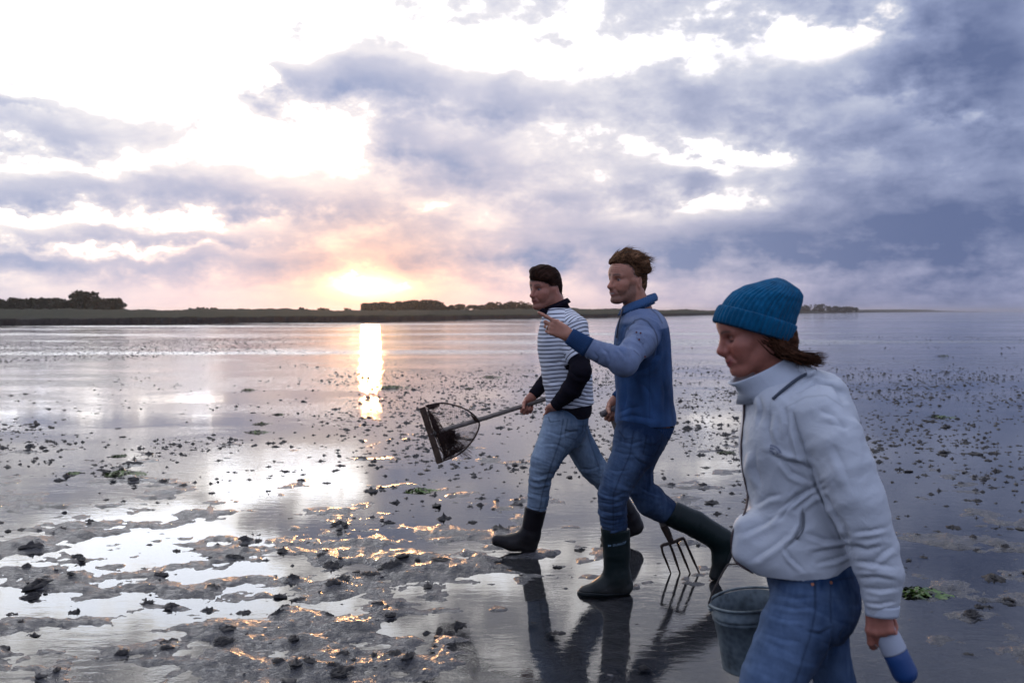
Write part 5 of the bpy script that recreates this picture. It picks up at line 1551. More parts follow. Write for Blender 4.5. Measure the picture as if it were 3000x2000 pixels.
    M_btn = mat('button', (0.10, 0.025, 0.030), 0.4, 0.5)
    for x, y in ((1864, 973), (1876, 975), (1872, 994), (1889, 1044)):
        c = onto(x, y, 0.007); g = Geo(); tube(g, [c, c - np.array([0, 0.004, 0])], 0.0048, 12); put('button', g.mesh('button'), M_btn, sw)
    # boots
    green = (0.006, 0.012, 0.012); so = (0.010, 0.013, 0.014)
    bt = make_boot(man, ([P(1803, 1546, 5.20), P(1806, 1620, 5.21), P(1806, 1668, 5.215), P(1808, 1690, 5.22)], [0.0775, 0.0715, 0.0680, 0.0675]), [(P(1822, 1716, 5.22), 0.052), (P(1772, 1722, 5.22), 0.052), (P(1716, 1736, 5.22), 0.040)],
                   (0, 0, -1), np.array([P(1780, 1740, 5.22)[0], 5.22, -0.007]), 0, green, so, (0.05, 0, 1))
    make_boot(man, ([P(1960, 1500, 5.44), P(2036, 1534, 5.45), P(2082, 1562, 5.46), P(2108, 1578, 5.465)], [0.0700, 0.0740, 0.0690, 0.0620]), [(P(2128, 1584, 5.47), 0.046), (P(2116, 1632, 5.47), 0.046), (P(2096, 1684, 5.475), 0.034)],
              nrm((0.86, 0, -0.42)), P(2140, 1626, 5.47), 0, green, so, (-0.80, 0, 0.55))
    # lettering moulded round the top of the near boot
    g = Geo(); txt = bpy.data.curves.new('lettering', 'FONT'); txt.body = 'DUNLOP'; txt.size = 0.0165; txt.extrude = 0.0004; txt.space_character = 1.15
    to = bpy.data.objects.new('lettering', txt); COL.objects.link(to); dg = bpy.context.evaluated_depsgraph_get(); me = bpy.data.meshes.new_from_object(to.evaluated_get(dg)); bpy.data.objects.remove(to)
    co = np.empty(len(me.vertices) * 3, np.float32); me.vertices.foreach_get('co', co); co = co.reshape(-1, 3)
    rb = 0.0765; c0 = P(1803, 1588, 5.20)
    def wrap(x, z, off):
        a = (x - 0.050) / rb - 0.02; ro = rb + off; return np.stack([c0[0] + ro * np.sin(a), c0[1] - ro * np.cos(a), c0[2] + z + 0.00 + 0.20 * np.maximum(x - 0.0, 0)], 1)
    co2 = wrap(co[:, 0] + 0.030, co[:, 1] - 0.010, 0.0016 + co[:, 2] * 0.8)
    me.vertices.foreach_set('co', co2.astype(np.float32).ravel()); me.update()
    M_ink = mat('print', (0.16, 0.24, 0.32), 0.6, 0.3)
    put('lettering', me, M_ink, bt)
    g = Geo(); an = np.linspace(0, 2 * np.pi, 7)[:-1]
    for xo, zo, s_ in ((0.010, -0.004, 0.0065), (0.019, -0.004, 0.0055)):
        p_ = wrap(np.array([xo] * 3) + np.array([-0.8, 0.8, -0.8]) * s_, np.array([zo] * 3) + np.array([1, 0, -1]) * s_, 0.0018); g.add(p_, [[0, 1, 2]])
    put('emblem', g.mesh('emblem', False), M_ink, bt)
    return man


blue_man()

# ------------------------------------------------------------------ garden fork
def garden_fork():
    Yf = 5.50; org = P(1965, 1581, 5.58)
    root = empty('garden_fork', org, label='garden fork with a wooden handle and four rusty tines held behind the legs', category='garden fork')
    M_h = bpy.data.materials['pole_wood']; M_iron = mat('rusty_iron', rough=0.65, spec=0.4, build=lambda b: (link(ramp(noise(objco(), 60, 4), [(0.35, (0.018, 0.012, 0.010)), (0.7, (0.060, 0.032, 0.022))]), b.inputs['Base Color']), bump(b, noise(objco(), 200, 3), 0.002))[0])
    M_grip = mat('worn_grip', rough=0.6, spec=0.3, build=lambda b: (link(ramp(noise(objco(), 40, 3), [(0.3, (0.10, 0.085, 0.085)), (0.7, (0.17, 0.145, 0.14))]), b.inputs['Base Color']))and None)
    a, b = P(1761, 1214, 5.475), P(1822, 1188, 5.52)
    g = Geo(); tube(g, [a, a + (b - a) * 0.06, b - (b - a) * 0.06, b], [0.0175, 0.0185, 0.0185, 0.0175], 16); put('grip', g.mesh('grip'), M_grip, root)
    top, low = P(1794, 1204, 5.50), P(1962, 1574, 5.575)
    g = Geo(); tube(g, catmull([top, P(1803, 1245, 5.503), P(1850, 1350, 5.525), low], 20), np.linspace(0.0165, 0.0185, 20), 14); put('handle', g.mesh('handle'), M_h, root)
    g = Geo(); tube(g, [P(1944, 1538, 5.567), P(1956, 1562, 5.572), P(1968, 1590, 5.578)], [0.0215, 0.021, 0.015], 14); put('socket', g.mesh('socket'), M_iron, root)
    # head: shoulders and tines
    def tine(pts, r):
        g = Geo(); c = catmull(pts, 22); tube(g, c, np.concatenate([np.full(14, r), np.linspace(r, r * 0.45, 8)]), 8, flat=0.8); return g
    L = P(1938, 1598, 5.59); Rr = P(2003, 1576, 5.58)
    g = Geo(); tube(g, catmull([P(1937, 1602, 5.592), P(1944, 1595, 5.588), P(1968, 1589, 5.578), P(1994, 1578, 5.580), P(2003, 1576, 5.582)], 20), 0.0098, 10); put('crosshead', g.mesh('crosshead'), M_iron, root)
    for st, md, en in (((1938, 1599), (1942, 1618), (1968, 1684)), ((1961, 1591), (1970, 1612), (1995, 1686)), ((1982, 1583), (1992, 1606), (2025, 1686)), ((2003, 1576), (2013, 1598), (2053, 1688))):
        g = tine([P(st[0], st[1], 5.585), P(md[0], md[1], 5.60), P((md[0] + en[0]) / 2, (md[1] + en[1]) / 2, 5.625), P(en[0], en[1], 5.635)], 0.0082); put('tine', g.mesh('tine'), M_iron, root)


garden_fork()
# ------------------------------------------------------------------ the woman in the white jacket
def woman():
    Y = 2.75; org = np.array([P(2380, 1700, Y)[0], Y, 0.0])
    hc, yaw, pit = P(2203, 968, Y), R(10), R(17)
    Hm = frame((-math.cos(yaw) * math.cos(pit), -math.sin(yaw) * math.cos(pit), -math.sin(pit)), (0, 0, 1)); hs = 0.885
    rows_ = [(1095, 2225, 2395, 0.075), (1125, 2195, 2440, 0.115), (1165, 2180, 2480, 0.155), (1210, 2184, 2502, 0.172), (1262, 2172, 2512, 0.172), (1338, 2172, 2518, 0.165), (1420, 2188, 2512, 0.160), (1480, 2198, 2502, 0.158), (1530, 2182, 2496, 0.162), (1580, 2160, 2492, 0.168), (1625, 2162, 2490, 0.170), (1660, 2184, 2484, 0.165), (1690, 2215, 2476, 0.155)]
    armN = limb([((2340, 1225), (2480, 1205), 2.61), ((2358, 1300), (2528, 1275), 2.58), ((2386, 1390), (2562, 1362), 2.555), ((2420, 1470), (2590, 1448), 2.54), ((2455, 1540), (2612, 1525), 2.53), ((2487, 1603), (2628, 1592), 2.525), ((2514, 1690), (2643, 1676), 2.52), ((2526, 1740), (2640, 1732), 2.515), ((2540, 1798), (2630, 1794), 2.51)])
    legN = limb([((2285, 1700), (2480, 1745), 2.67), ((2262, 1745), (2476, 1800), 2.665), ((2236, 1800), (2440, 1868), 2.66), ((2206, 1880), (2398, 1932), 2.655), ((2178, 1961), (2356, 2004), 2.65), ((2150, 2065), (2298, 2085), 2.65), ((2140, 2130), (2275, 2140), 2.65), ((2128, 2240), (2262, 2250), 2.655), ((2128, 2330), (2238, 2338), 2.66)])
    legF = limb([((2330, 1700), (2490, 1730), 2.84), ((2330, 1780), (2482, 1800), 2.85), ((2358, 1900), (2487, 1890), 2.86), ((2384, 2010), (2506, 1990), 2.865), ((2405, 2090), (2520, 2066), 2.87), ((2450, 2190), (2565, 2150), 2.875), ((2510, 2275), (2600, 2225), 2.88)])
    wr_n = P(2584, 1800, 2.51); sh_f, el_f, wr_f = P(2330, 1225, 2.90), P(2330, 1455, 2.97), P(2256, 1590, 2.975)
    b = Sdf(); zs, cx, cyy, a, bb = trunk_rows(rows_[2:], Y); b.stack(zs, cx, cyy, np.array(a) * 0.70, np.array(bb) * 0.78)
    W = head(b, hc, Hm, hs, nose=0.86, smile=1.5, fat=1.0, jaw=0.94, brow=0.72, chin=0.98, tip=0.007)
    b.cone(P(2248, 1030, Y), P(2305, 1150, Y), 0.050, 0.060, k=0.03)
    b.chain(armN[0][:-2] + [P(2574, 1745, 2.515), P(2576, 1756, 2.515)], list(np.array(armN[1][:-2]) * 0.62) + [0.026, 0.024], 0.04); b.cone(sh_f, el_f, 0.045, 0.038, k=0.05); b.cone(el_f, wr_f, 0.037, 0.024, k=0.03)
    for L in (legN, legF): b.chain(L[0], np.array(L[1]) * 0.82, 0.06)
    b.chain([legN[0][-1], P(2180, 2460, 2.665), P(2172, 2500, 2.665), P(2070, 2508, 2.665)], [0.038, 0.034, 0.032, 0.02], 0.03)
    b.chain([legF[0][-1], P(2640, 2345, 2.89), P(2655, 2370, 2.89), P(2590, 2425, 2.895)], [0.036, 0.033, 0.030, 0.02], 0.03)
    hN = hand(b, P(2576, 1756, 2.515), (0.06, -0.02, -1), (-0.62, -0.78, 0.0), 1, 0.90, fingers=[(18, 30, 25), (32, 45, 40), (48, 78, 50), (58, 85, 50)], thumb=(18, 8, 10), tflex=30, spread=8)
    hand(b, wr_f, (-0.90, 0.02, -0.42), (-0.4, 0.9, 0.2), -1, 0.88, fingers=[(45, 80, 55), (58, 85, 55), (66, 85, 55), (72, 85, 50)], thumb=(25, 25, 20), tflex=60)
    lo, hi = b.bounds(); hi[2] = max(hi[2], 1.6); v, q = surf(b, lo, hi, 0.0030)
    col = head_colour(v, hc, Hm, hs, (0.37, 0.142, 0.098), (0.34, 0.065, 0.07), beard=0.0, cheek=0.75, smile=1.5, eyes=False)
    ql = ((v - hc) @ Hm) / hs; lid = np.exp(-(((ql[:, 2] + 0.0068) / 0.0050) ** 2 + ((np.abs(ql[:, 1]) - 0.031) / 0.015) ** 4)) * (ql[:, 0] > 0.06)
    col = col * (1 - 0.9 * lid)[:, None] + np.array((0.02, 0.012, 0.012)) * (0.9 * lid)[:, None]
    wm = obj('person', mk_mesh('person', v - org, q, True, col), M_skin, label='smiling woman in a white jacket and blue knitted hat carrying bucket and bottle', category='person', group=PEOPLE)
    wm.location = tuple(org)
    jr = hN[2]; c = jr[0] * 0.40 + jr[1] * 0.60; ax = nrm(jr[1] - jr[0]); e1 = nrm(np.cross(ax, [0, 0, 1])); e2 = np.cross(ax, e1); an = np.linspace(0, 2 * np.pi, 25)
    g = Geo(); tube(g, [c + 0.0106 * (math.cos(t) * e1 + math.sin(t) * e2) for t in an], 0.0026, 6, cap=False); put('finger_ring', g.mesh('finger_ring'), M_metal, wm)
    # hair under the hat and blown out behind
    h = Sdf()
    def HE(pos, r, k=0.02, op='u'): h.ell(W(*pos), tuple(np.array(r) * hs), Hm, k, op)
    HE((-0.016, 0, 0.040), (0.106, 0.083, 0.094)); HE((-0.075, 0, -0.02), (0.045, 0.066, 0.070)); HE((-0.080, 0, -0.07), (0.034, 0.050, 0.040)); HE((-0.038, 0.070, -0.030), (0.044, 0.020, 0.060)); HE((-0.038, -0.070, -0.030), (0.044, 0.020, 0.060)); HE((-0.085, 0.03, -0.045), (0.040, 0.045, 0.060))
    h.cone(P(2256, 1000, Y - 0.040), P(2312, 1040, Y - 0.050), 0.030, 0.013, k=0.02)
    hairline(h, hc, Hm, hs, [-0.16, -0.12, -0.08, -0.05, -0.02, 0.0, 0.02, 0.04, 0.2], [-0.09, -0.06, -0.036, -0.020, -0.002, 0.020, 0.045, 0.06, 0.08], 0.0, 0.02)

    def locks(g, hv, hn, ql, rs):
        for k in range(620):
            p0 = P(2262 + rs.normal(0, 17), 990 + rs.normal(0, 7), Y - 0.050 + rs.normal(0, 0.020)); u = rs.random()
            ex, ey = 2330 + 90 * rs.random(), 1040 + 30 * rs.random() + 8 * rs.normal()
            if k > 540: ex, ey = 2370 + 60 * rs.random(), 1030 + 40 * rs.random()
            m1 = P(2290 + rs.normal(0, 8), 1024 + rs.normal(0, 9), Y - 0.060 + rs.normal(0, 0.016)); m2 = P((2315 + ex) / 2 + 8, (1038 + ey) / 2 + 4 + rs.normal(0, 5), Y - 0.055 + rs.normal(0, 0.02))
            tube(g, catmull([p0, m1, m2, P(ex, ey, Y - 0.05 + rs.normal(0, 0.025))], 9), np.array([0.2, 0.7, 1, 1, 0.9, 0.75, 0.55, 0.35, 0.15]) * 0.0017 * rs.uniform(0.6, 1.3), 4, cap=False)
        sd_ = (ql[:, 2] < 0.02)
        strands(g, hv[sd_], np.tile(Hm @ np.array([-0.8, 0, -0.6]), (sd_.sum(), 1)), hn[sd_], 260, 0.04, 0.0012, rs, wind=(0.1, 0, 0))
    hair_mesh('hair', wm, h, hc, Hm, hs, (0.058, 0.026, 0.015), locks, seed=8)
    # knitted hat
    bd = np.array([0.961, 0, -0.277]); ud = np.array([0.277, 0, 0.961]); o0 = P(2204, 968, Y - 0.004); sc = Y / F
    prof = [(-8, -107, 107, 86), (0, -110, 109, 89), (30, -108, 111, 90), (62, -101, 112, 90), (94, -84, 112, 86), (121, -55, 112, 78), (138, -26, 110, 64), (152, -6, 96, 48), (163, 14, 68, 28), (168, 24, 52, 14)]
    hz_ = np.array([p[0] for p in prof]) * sc; ec = np.array([(p[1] + p[2]) / 2 for p in prof]) * sc; ea = np.array([(p[2] - p[1]) / 2 for p in prof]) * sc; eb = np.array([p[3] for p in prof]) * sc
    na, nh = 288, 64; hh = np.concatenate([np.linspace(0, 0.90, 46), 1 - 0.10 * (1 - np.linspace(0, 1, 19)[1:]) ** 2]); hh = hz_[0] + (hz_[-1] - hz_[0]) * hh
    an = np.arange(na) / na * 2 * np.pi; nr_ = 46

    def ring(h_, out, amp, ph=0.0):
        C, A, Bq = np.interp(h_, hz_, ec), np.interp(h_, hz_, ea), np.interp(h_, hz_, eb)
        rb = np.sqrt(np.abs(np.cos(an * nr_ / 2 + ph))) * amp; lump = 0.0020 * pn(np.stack([np.cos(an) * 3, np.sin(an) * 3, np.full(na, h_ * 40)], 1))
        ra_, rb_ = A + out + rb + lump, Bq + out + rb + lump
        return o0 + ud * h_ + np.outer(C + ra_ * np.cos(an), bd) + np.outer(rb_ * np.sin(an), np.array([0, 1.0, 0]))
    g = Geo()
    body_rings = [ring(h_, -0.0015, 0.0042 * min(1, (hz_[-1] - h_) / 0.02)) for h_ in hh] + [np.tile(o0 + ud * hz_[-1] + bd * np.interp(hz_[-1], hz_, ec), (na, 1))]
    def skin_rings(g, rs_):
        V = np.concatenate(rs_); i = np.arange(len(rs_) - 1)[:, None] * na; j = np.arange(na)[None]; k = (j + 1) % na
        g.add(V, np.stack([i + j, i + k, i + na + k, i + na + j], -1).reshape(-1, 4))
    skin_rings(g, body_rings)
    hat_c = np.array((0.004, 0.085, 0.180))
    def wool(g):
        V = np.concatenate(g.v); g.c = [hat_c * (1 + 0.35 * fbm(V * 60, 3))[:, None]]; return g.mesh('wool')
    hat = put('knitted_hat', wool(g), M_knit, wm)
    g = Geo(); hb = 0.052
    turn = [ring(h_, o_, 0.0045) for h_, o_ in ((hz_[0] + 0.004, 0.0005), (hz_[0], 0.003), (hz_[0] + 0.006, 0.0055), (hz_[0] + 0.022, 0.0060), (hz_[0] + 0.040, 0.0058), (hz_[0] + hb - 0.003, 0.0048), (hz_[0] + hb, 0.0030), (hz_[0] + hb - 0.002, 0.0))]
    skin_rings(g, turn); put('turned_brim', wool(g), M_knit, hat)
    # trousers
    t = Sdf(); zs, cx, cyy, a, bb = trunk_rows([(1630, 2236, 2482, 0.140), (1668, 2240, 2490, 0.150), (1710, 2256, 2506, 0.165), (1752, 2268, 2504, 0.172), (1800, 2280, 2482, 0.165), (1840, 2300, 2455, 0.14)], Y); t.stack(zs, cx, cyy, a, bb, k=0.03)
    t.chain(legN[0], legN[1], 0.05); t.chain(legF[0], legF[1], 0.03)
    lo, hi = t.bounds(); v, q = surf(t, lo, hi, 0.0036, 2); n = vnormals(v, q); pix = px_of(v); nearf = sstep(-n[:, 1], -0.1, 0.3)
    v = v + n * (0.0042 * limb_fold(v, legN[0], 40, 8, 1.0) + 0.003 * fbm(v * 9, 3))[:, None]
    for pts, dpt, wd in (([(2260, 1740), (2320, 1752), (2400, 1748)], 0.004, 6), ([(2262, 1768), (2330, 1782), (2390, 1778)], 0.004, 6), ([(2250, 1800), (2300, 1815), (2360, 1818)], 0.003, 6), ([(2436, 1836), (2400, 1856), (2360, 1850)], 0.005, 6),
                         ([(2230, 1850), (2290, 1872), (2350, 1880)], 0.003, 7), ([(2440, 1840), (2436, 1880), (2424, 1940)], 0.006, 6), ([(2472, 1840), (2460, 1880)], 0.004, 5)):
        v = v + fold(v, n, pix, nearf, pts, dpt, wd)
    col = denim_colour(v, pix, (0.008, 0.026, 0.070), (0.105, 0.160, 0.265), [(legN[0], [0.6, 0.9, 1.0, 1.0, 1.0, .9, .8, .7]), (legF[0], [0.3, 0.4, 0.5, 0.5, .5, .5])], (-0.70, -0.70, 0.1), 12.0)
    for pts, wd, dk_ in (([(2388, 1690), (2390, 1780), (2372, 1870), (2330, 1990)], 3.5, 0.45), ([(2262, 1688), (2290, 1697), (2382, 1708)], 3.0, 0.5), ([(2436, 1700), (2434, 1760), (2434, 1820)], 3.0, 0.45), ([(2436, 1700), (2500, 1690)], 3.0, 0.4), ([(2280, 1666), (2380, 1682), (2490, 1660)], 3.0, 0.4), ([(2386, 1685), (2386, 1780)], 3.0, 0.35)):
        w_ = line_w(pix, pts, wd) * nearf * dk_; col = col * (1 - w_)[:, None]
    jn = put('jeans', mk_mesh('jeans', v, q, True, col), M_denim, wm)
    M_riv = mat('copper_rivet', (0.25, 0.10, 0.06), 0.45, metal=0.8)
    for x, y in ((2381, 1712), (2437, 1706)):
        i = np.argmin((pix[:, 0] - x) ** 2 + (pix[:, 1] - y) ** 2 + (n[:, 1] > 0) * 1e6); g = Geo(); c = v[i]; tube(g, [c + n[i] * -0.002, c + n[i] * 0.0016], 0.0042, 10); put('rivet', g.mesh('rivet'), M_riv, jn)
    # jacket
    s = Sdf(); zs, cx, cyy, a, bb = trunk_rows(rows_[:-1], Y); s.stack(zs, cx, cyy, a, bb, k=0.03, n=2.2)
    # bloused front, hem, sleeves and the hood lying on the back
    s.cone(P(2186, 1545, 2.70), P(2190, 1610, 2.70), 0.034, 0.038, k=0.05)
    cut_plane(s, P(2330, 1677, Y), (0.16, 0, -1), 0.012); cut_plane(s, P(2186, 1666, Y), (-0.55, 0, -1), 0.02)
    s.chain(armN[0], armN[1], 0.045)
    s.cone(sh_f, el_f, 0.072, 0.066, k=0.05); s.cone(el_f, wr_f, 0.064, 0.042, k=0.03)
    s.ell(P(2402, 1124, Y), (0.070, 0.100, 0.036), np.array(Euler((0, R(16), 0)).to_matrix()), 0.010); s.ell(P(2436, 1166, Y), (0.038, 0.090, 0.050), np.array(Euler((0, R(-14), 0)).to_matrix()), 0.016)
    s.ell(P(2356, 1096, Y), (0.064, 0.090, 0.026), np.array(Euler((0, R(28), 0)).to_matrix()), 0.008)
    cut_plane_local(s, wr_n + np.array([-0.0, 0, 0.004]), wr_n - armN[0][-3], 0.08); cut_plane_local(s, wr_f + (el_f - wr_f) * 0.05, wr_f - el_f, 0.07)
    cn = nrm((-0.52, 0, 0.85)); e1 = nrm((0.85, 0, 0.52)); s.ell(P(2232, 1075, Y), (0.075, 0.072, 0.075), np.stack([e1, [0, 1, 0], cn], 1), 0.006, 's')
    hp = [P(2186, 1668, Y), P(2277, 1683, Y), P(2376, 1674, Y), P(2487, 1634, Y)]
    lo, hi = s.bounds(); v, q = surf(s, lo, hi, 0.0036, 2); n = vnormals(v, q); pix = px_of(v); nearf = sstep(-n[:, 1], -0.15, 0.25)
    da = np.full(len(v), 9.0)
    for i in range(len(armN[0]) - 1): da = np.minimum(da, seg_co(v, armN[0][i], armN[0][i + 1])[1])
    arm = sstep(da, 0.10, 0.09)
    cr1 = 1 - 2 * np.abs(pn(np.stack([v[:, 0] * 7 + v[:, 2] * 4, v[:, 1] * 6, v[:, 2] * 6 - v[:, 0] * 4], 1) + 2)); cr2 = 1 - 2 * np.abs(pn(np.stack([v[:, 0] * 12 - v[:, 2] * 9, v[:, 1] * 9, v[:, 2] * 11 + v[:, 0] * 8], 1) + 7))
    v = v + n * (0.0044 * (cr1 - 0.55) + 0.0024 * (cr2 - 0.55) + 0.0016 * fbm(v * np.array([7, 7, 5]) + 1, 4, 0.6) + 0.0055 * limb_fold(v, armN[0], 22, 7, 4.0) * arm)[:, None]
    F_ = [([(2325, 1205), (2332, 1260), (2350, 1320), (2372, 1372)], 0.013, 8, 1), ([(2376, 1374), (2400, 1430), (2432, 1490), (2470, 1560), (2490, 1612)], 0.014, 8, 1), ([(2255, 1330), (2300, 1352), (2350, 1362), (2378, 1380)], 0.011, 9, -1),
          ([(2290, 1345), (2320, 1385), (2370, 1408)], 0.008, 8, 1), ([(2270, 1500), (2310, 1470), (2360, 1440), (2412, 1412)], 0.013, 9, 1), ([(2280, 1530), (2310, 1488), (2340, 1452)], 0.008, 8, -1), ([(2215, 1480), (2250, 1455), (2290, 1448)], 0.006, 8, 1),
          ([(2330, 1490), (2380, 1450), (2424, 1426)], 0.010, 8, 1), ([(2330, 1152), (2390, 1118), (2440, 1130), (2478, 1170)], 0.012, 7, 1), ([(2345, 1122), (2400, 1092), (2450, 1110)], 0.009, 6, -1), ([(2215, 1320), (2210, 1370), (2226, 1430)], 0.007, 9, 1), ([(2260, 1200), (2250, 1260), (2262, 1310)], 0.008, 9, -1), ([(2352, 1490), (2350, 1540), (2330, 1580), (2300, 1606)], 0.009, 6, 1),
          ([(2300, 1606), (2318, 1634), (2352, 1668)], 0.008, 6, 1), ([(2360, 1560), (2420, 1580), (2480, 1580)], 0.008, 8, 1), ([(2380, 1620), (2430, 1610), (2484, 1600)], 0.008, 7, -1), ([(2395, 1650), (2440, 1640), (2485, 1620)], 0.007, 6, 1),
          ([(2500, 1560), (2550, 1555), (2600, 1545)], 0.008, 7, 1), ([(2496, 1600), (2540, 1610), (2590, 1598)], 0.009, 8, -1), ([(2510, 1640), (2560, 1650), (2620, 1660)], 0.008, 7, 1), ([(2520, 1690), (2570, 1690), (2625, 1700)], 0.008, 7, -1), ([(2535, 1720), (2580, 1728), (2630, 1722)], 0.006, 6, 1),
          ([(2535, 1762), (2580, 1770), (2630, 1764)], 0.006, 5, 1), ([(2540, 1660), (2590, 1620), (2620, 1600)], 0.007, 8, 1), ([(2400, 1200), (2440, 1215), (2490, 1260)], 0.006, 9, 1), ([(2440, 1300), (2470, 1360), (2490, 1420)], 0.005, 12, 1), ([(2420, 1240), (2490, 1250)], 0.005, 10, -1),
          ([(2180, 1560), (2240, 1530), (2290, 1500)], 0.008, 10, 1), ([(2200, 1640), (2260, 1600), (2310, 1560)], 0.007, 10, 1), ([(2440, 1500), (2470, 1540), (2486, 1580)], 0.008, 6, 1), ([(2225, 1160), (2232, 1200), (2222, 1250)], 0.006, 6, 1), ([(2300, 1190), (2310, 1240), (2306, 1290)], 0.007, 8, 1)]
    for pts, dpt, wd, sd_ in F_: v = v + fold(v, n, pix, nearf, pts, dpt * 1.1, wd, sd_)
    base = np.array((0.46, 0.485, 0.52)); col = base * (1 + 0.05 * fbm(v * 8, 3))[:, None]
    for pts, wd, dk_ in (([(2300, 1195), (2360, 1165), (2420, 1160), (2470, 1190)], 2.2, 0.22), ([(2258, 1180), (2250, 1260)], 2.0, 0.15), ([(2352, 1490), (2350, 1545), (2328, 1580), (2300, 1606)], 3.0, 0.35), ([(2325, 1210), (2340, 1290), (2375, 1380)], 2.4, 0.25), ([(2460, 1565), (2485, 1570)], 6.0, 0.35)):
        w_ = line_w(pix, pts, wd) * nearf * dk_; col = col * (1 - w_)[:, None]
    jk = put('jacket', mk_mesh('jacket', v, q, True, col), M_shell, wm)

    def onto(x, y, off):
        m = (n[:, 1] < 0.2); pp = pix[m]; vv = v[m]; i = np.argsort((pp[:, 0] - x) ** 2 + (pp[:, 1] - y) ** 2)[:5]; d = vv[i].mean(0); return P(x, y, d[1]) - np.array([0, off, 0])
    # front zip edge
    g = Geo(); zp = [(2186, 1180), (2176, 1230), (2173, 1290), (2176, 1340), (2186, 1400), (2196, 1450), (2194, 1500), (2176, 1545), (2164, 1590), (2170, 1640), (2190, 1664), (2230, 1678)]
    zpts = []
    for x, y in zp:
        m = np.abs(pix[:, 1] - y) < 5; mm = m & (v[:, 1] < Y + 0.02); i = np.argmin(np.where(mm, pix[:, 0], 1e9)); zpts.append(v[i] + np.array([-0.001, -0.016, 0]))
    tube(g, catmull(zpts, 50), 0.0034, 6); put('zip', g.mesh('zip'), mat('brown_zip', (0.055, 0.035, 0.035), 0.6, 0.3), jk)
    # hand pocket
    g = Geo(); pk = [onto(x, y, 0.003) for x, y in ((2353, 1500), (2352, 1545), (2334, 1576), (2304, 1602))]; tube(g, catmull(pk, 14), 0.0036, 6, flat=0.7); put('pocket_welt', g.mesh('pocket_welt'), M_zip2, jk)
    # embroidered emblem on the chest
    g = Geo()
    for k, (r0, r1) in enumerate(((10, 17), (20, 27), (30, 37))):
        an_ = np.linspace(R(4), R(86), 9); ro = np.array([onto(2253 + r1 * 0.98 * math.sin(t), 1333 - r1 * 0.82 * math.cos(t) - 2, 0.0022) for t in an_]); ri = np.array([onto(2253 + r0 * 0.98 * math.sin(t), 1333 - r0 * 0.82 * math.cos(t) - 2, 0.0022) for t in an_])
        j = np.arange(8); g.add(np.concatenate([ro, ri]), np.stack([j, j + 1, j + 10, j + 9], 1))
    put('emblem', g.mesh('emblem'), mat('grey_thread', (0.22, 0.24, 0.30), 0.8, 0.1), jk)
    # stand-up collar
    e2 = np.array([0, 1.0, 0]); tl = nrm((0.90, 0, 0.36))
    wv = lambda a_, i: 0.035 * np.sin(3 * a_ + i) + 0.02 * np.sin(5 * a_ + 1.3 * i)
    def crow(x, y, ra, rb, tilt): return (P(x, y, Y), nrm((0.92, 0, tilt)), e2, ra, rb)
    g = loft([crow(2292, 1150, 0.125, 0.112, 0.25), crow(2272, 1120, 0.108, 0.098, 0.32), crow(2246, 1094, 0.098, 0.090, 0.40), crow(2228, 1083, 0.092, 0.086, 0.46), crow(2222, 1078, 0.091, 0.085, 0.47)], 72, thick=0.004, wav=wv)
    g.c = [np.tile((0.43, 0.465, 0.52), (sum(len(x) for x in g.v), 1))]; put('collar', g.mesh('collar'), M_shell, jk)
    # dark tube: hood cord tunnel, plus the fold's shadow line put in as colour
    g = Geo(); tube(g, catmull([onto(2262, 1168, 0.006), onto(2300, 1134, 0.010), P(2345, 1104, 2.655), P(2390, 1084, 2.68)], 18), [0.0045] * 18, 6); put('drawcord_shade', g.mesh('drawcord_shade'), mat('cord_shade_grey', (0.055, 0.065, 0.085), 0.8, 0.1), jk)
    # cuff band
    g = loft(rings_along(armN[0][-1] + (armN[0][-2] - armN[0][-1]) * 0.42, wr_n + np.array([0, 0, -0.002]), 0.0435, 0.0410, 5, flat=0.95), 60, thick=0.004)
    g.c = [np.tile((0.43, 0.465, 0.52), (sum(len(x) for x in g.v), 1))]; put('cuff', g.mesh('cuff'), M_shell, jk)
    # boots
    bl = (0.020, 0.024, 0.030)
    make_boot(wm, ([P(2178, 2290, 2.66), P(2182, 2380, 2.662), P(2182, 2440, 2.664), P(2180, 2470, 2.665)], [0.066, 0.062, 0.056, 0.054]), [(P(2186, 2500, 2.665), 0.044), (P(2125, 2508, 2.665), 0.042), (P(2062, 2514, 2.665), 0.034)], nrm((-0.06, 0, -1)), np.array([P(2130, 2500, 2.665)[0], 2.665, 0.004]), 0, bl, (0.02, 0.02, 0.02), (0.05, 0, 1))
    make_boot(wm, ([P(2530, 2230, 2.88), P(2590, 2300, 2.885), P(2628, 2345, 2.89), P(2640, 2358, 2.89)], [0.066, 0.060, 0.054, 0.052]), [(P(2655, 2375, 2.89), 0.042), (P(2612, 2404, 2.895), 0.042), (P(2580, 2420, 2.895), 0.032)], nrm((0.5, 0, -0.86)), P(2645, 2420, 2.89), 0, bl, (0.02, 0.02, 0.02), (-0.65, 0, 0.7))
    return wm


M_zip2 = mat('shell_edge', (0.16, 0.17, 0.19), 0.7, 0.2)
woman()


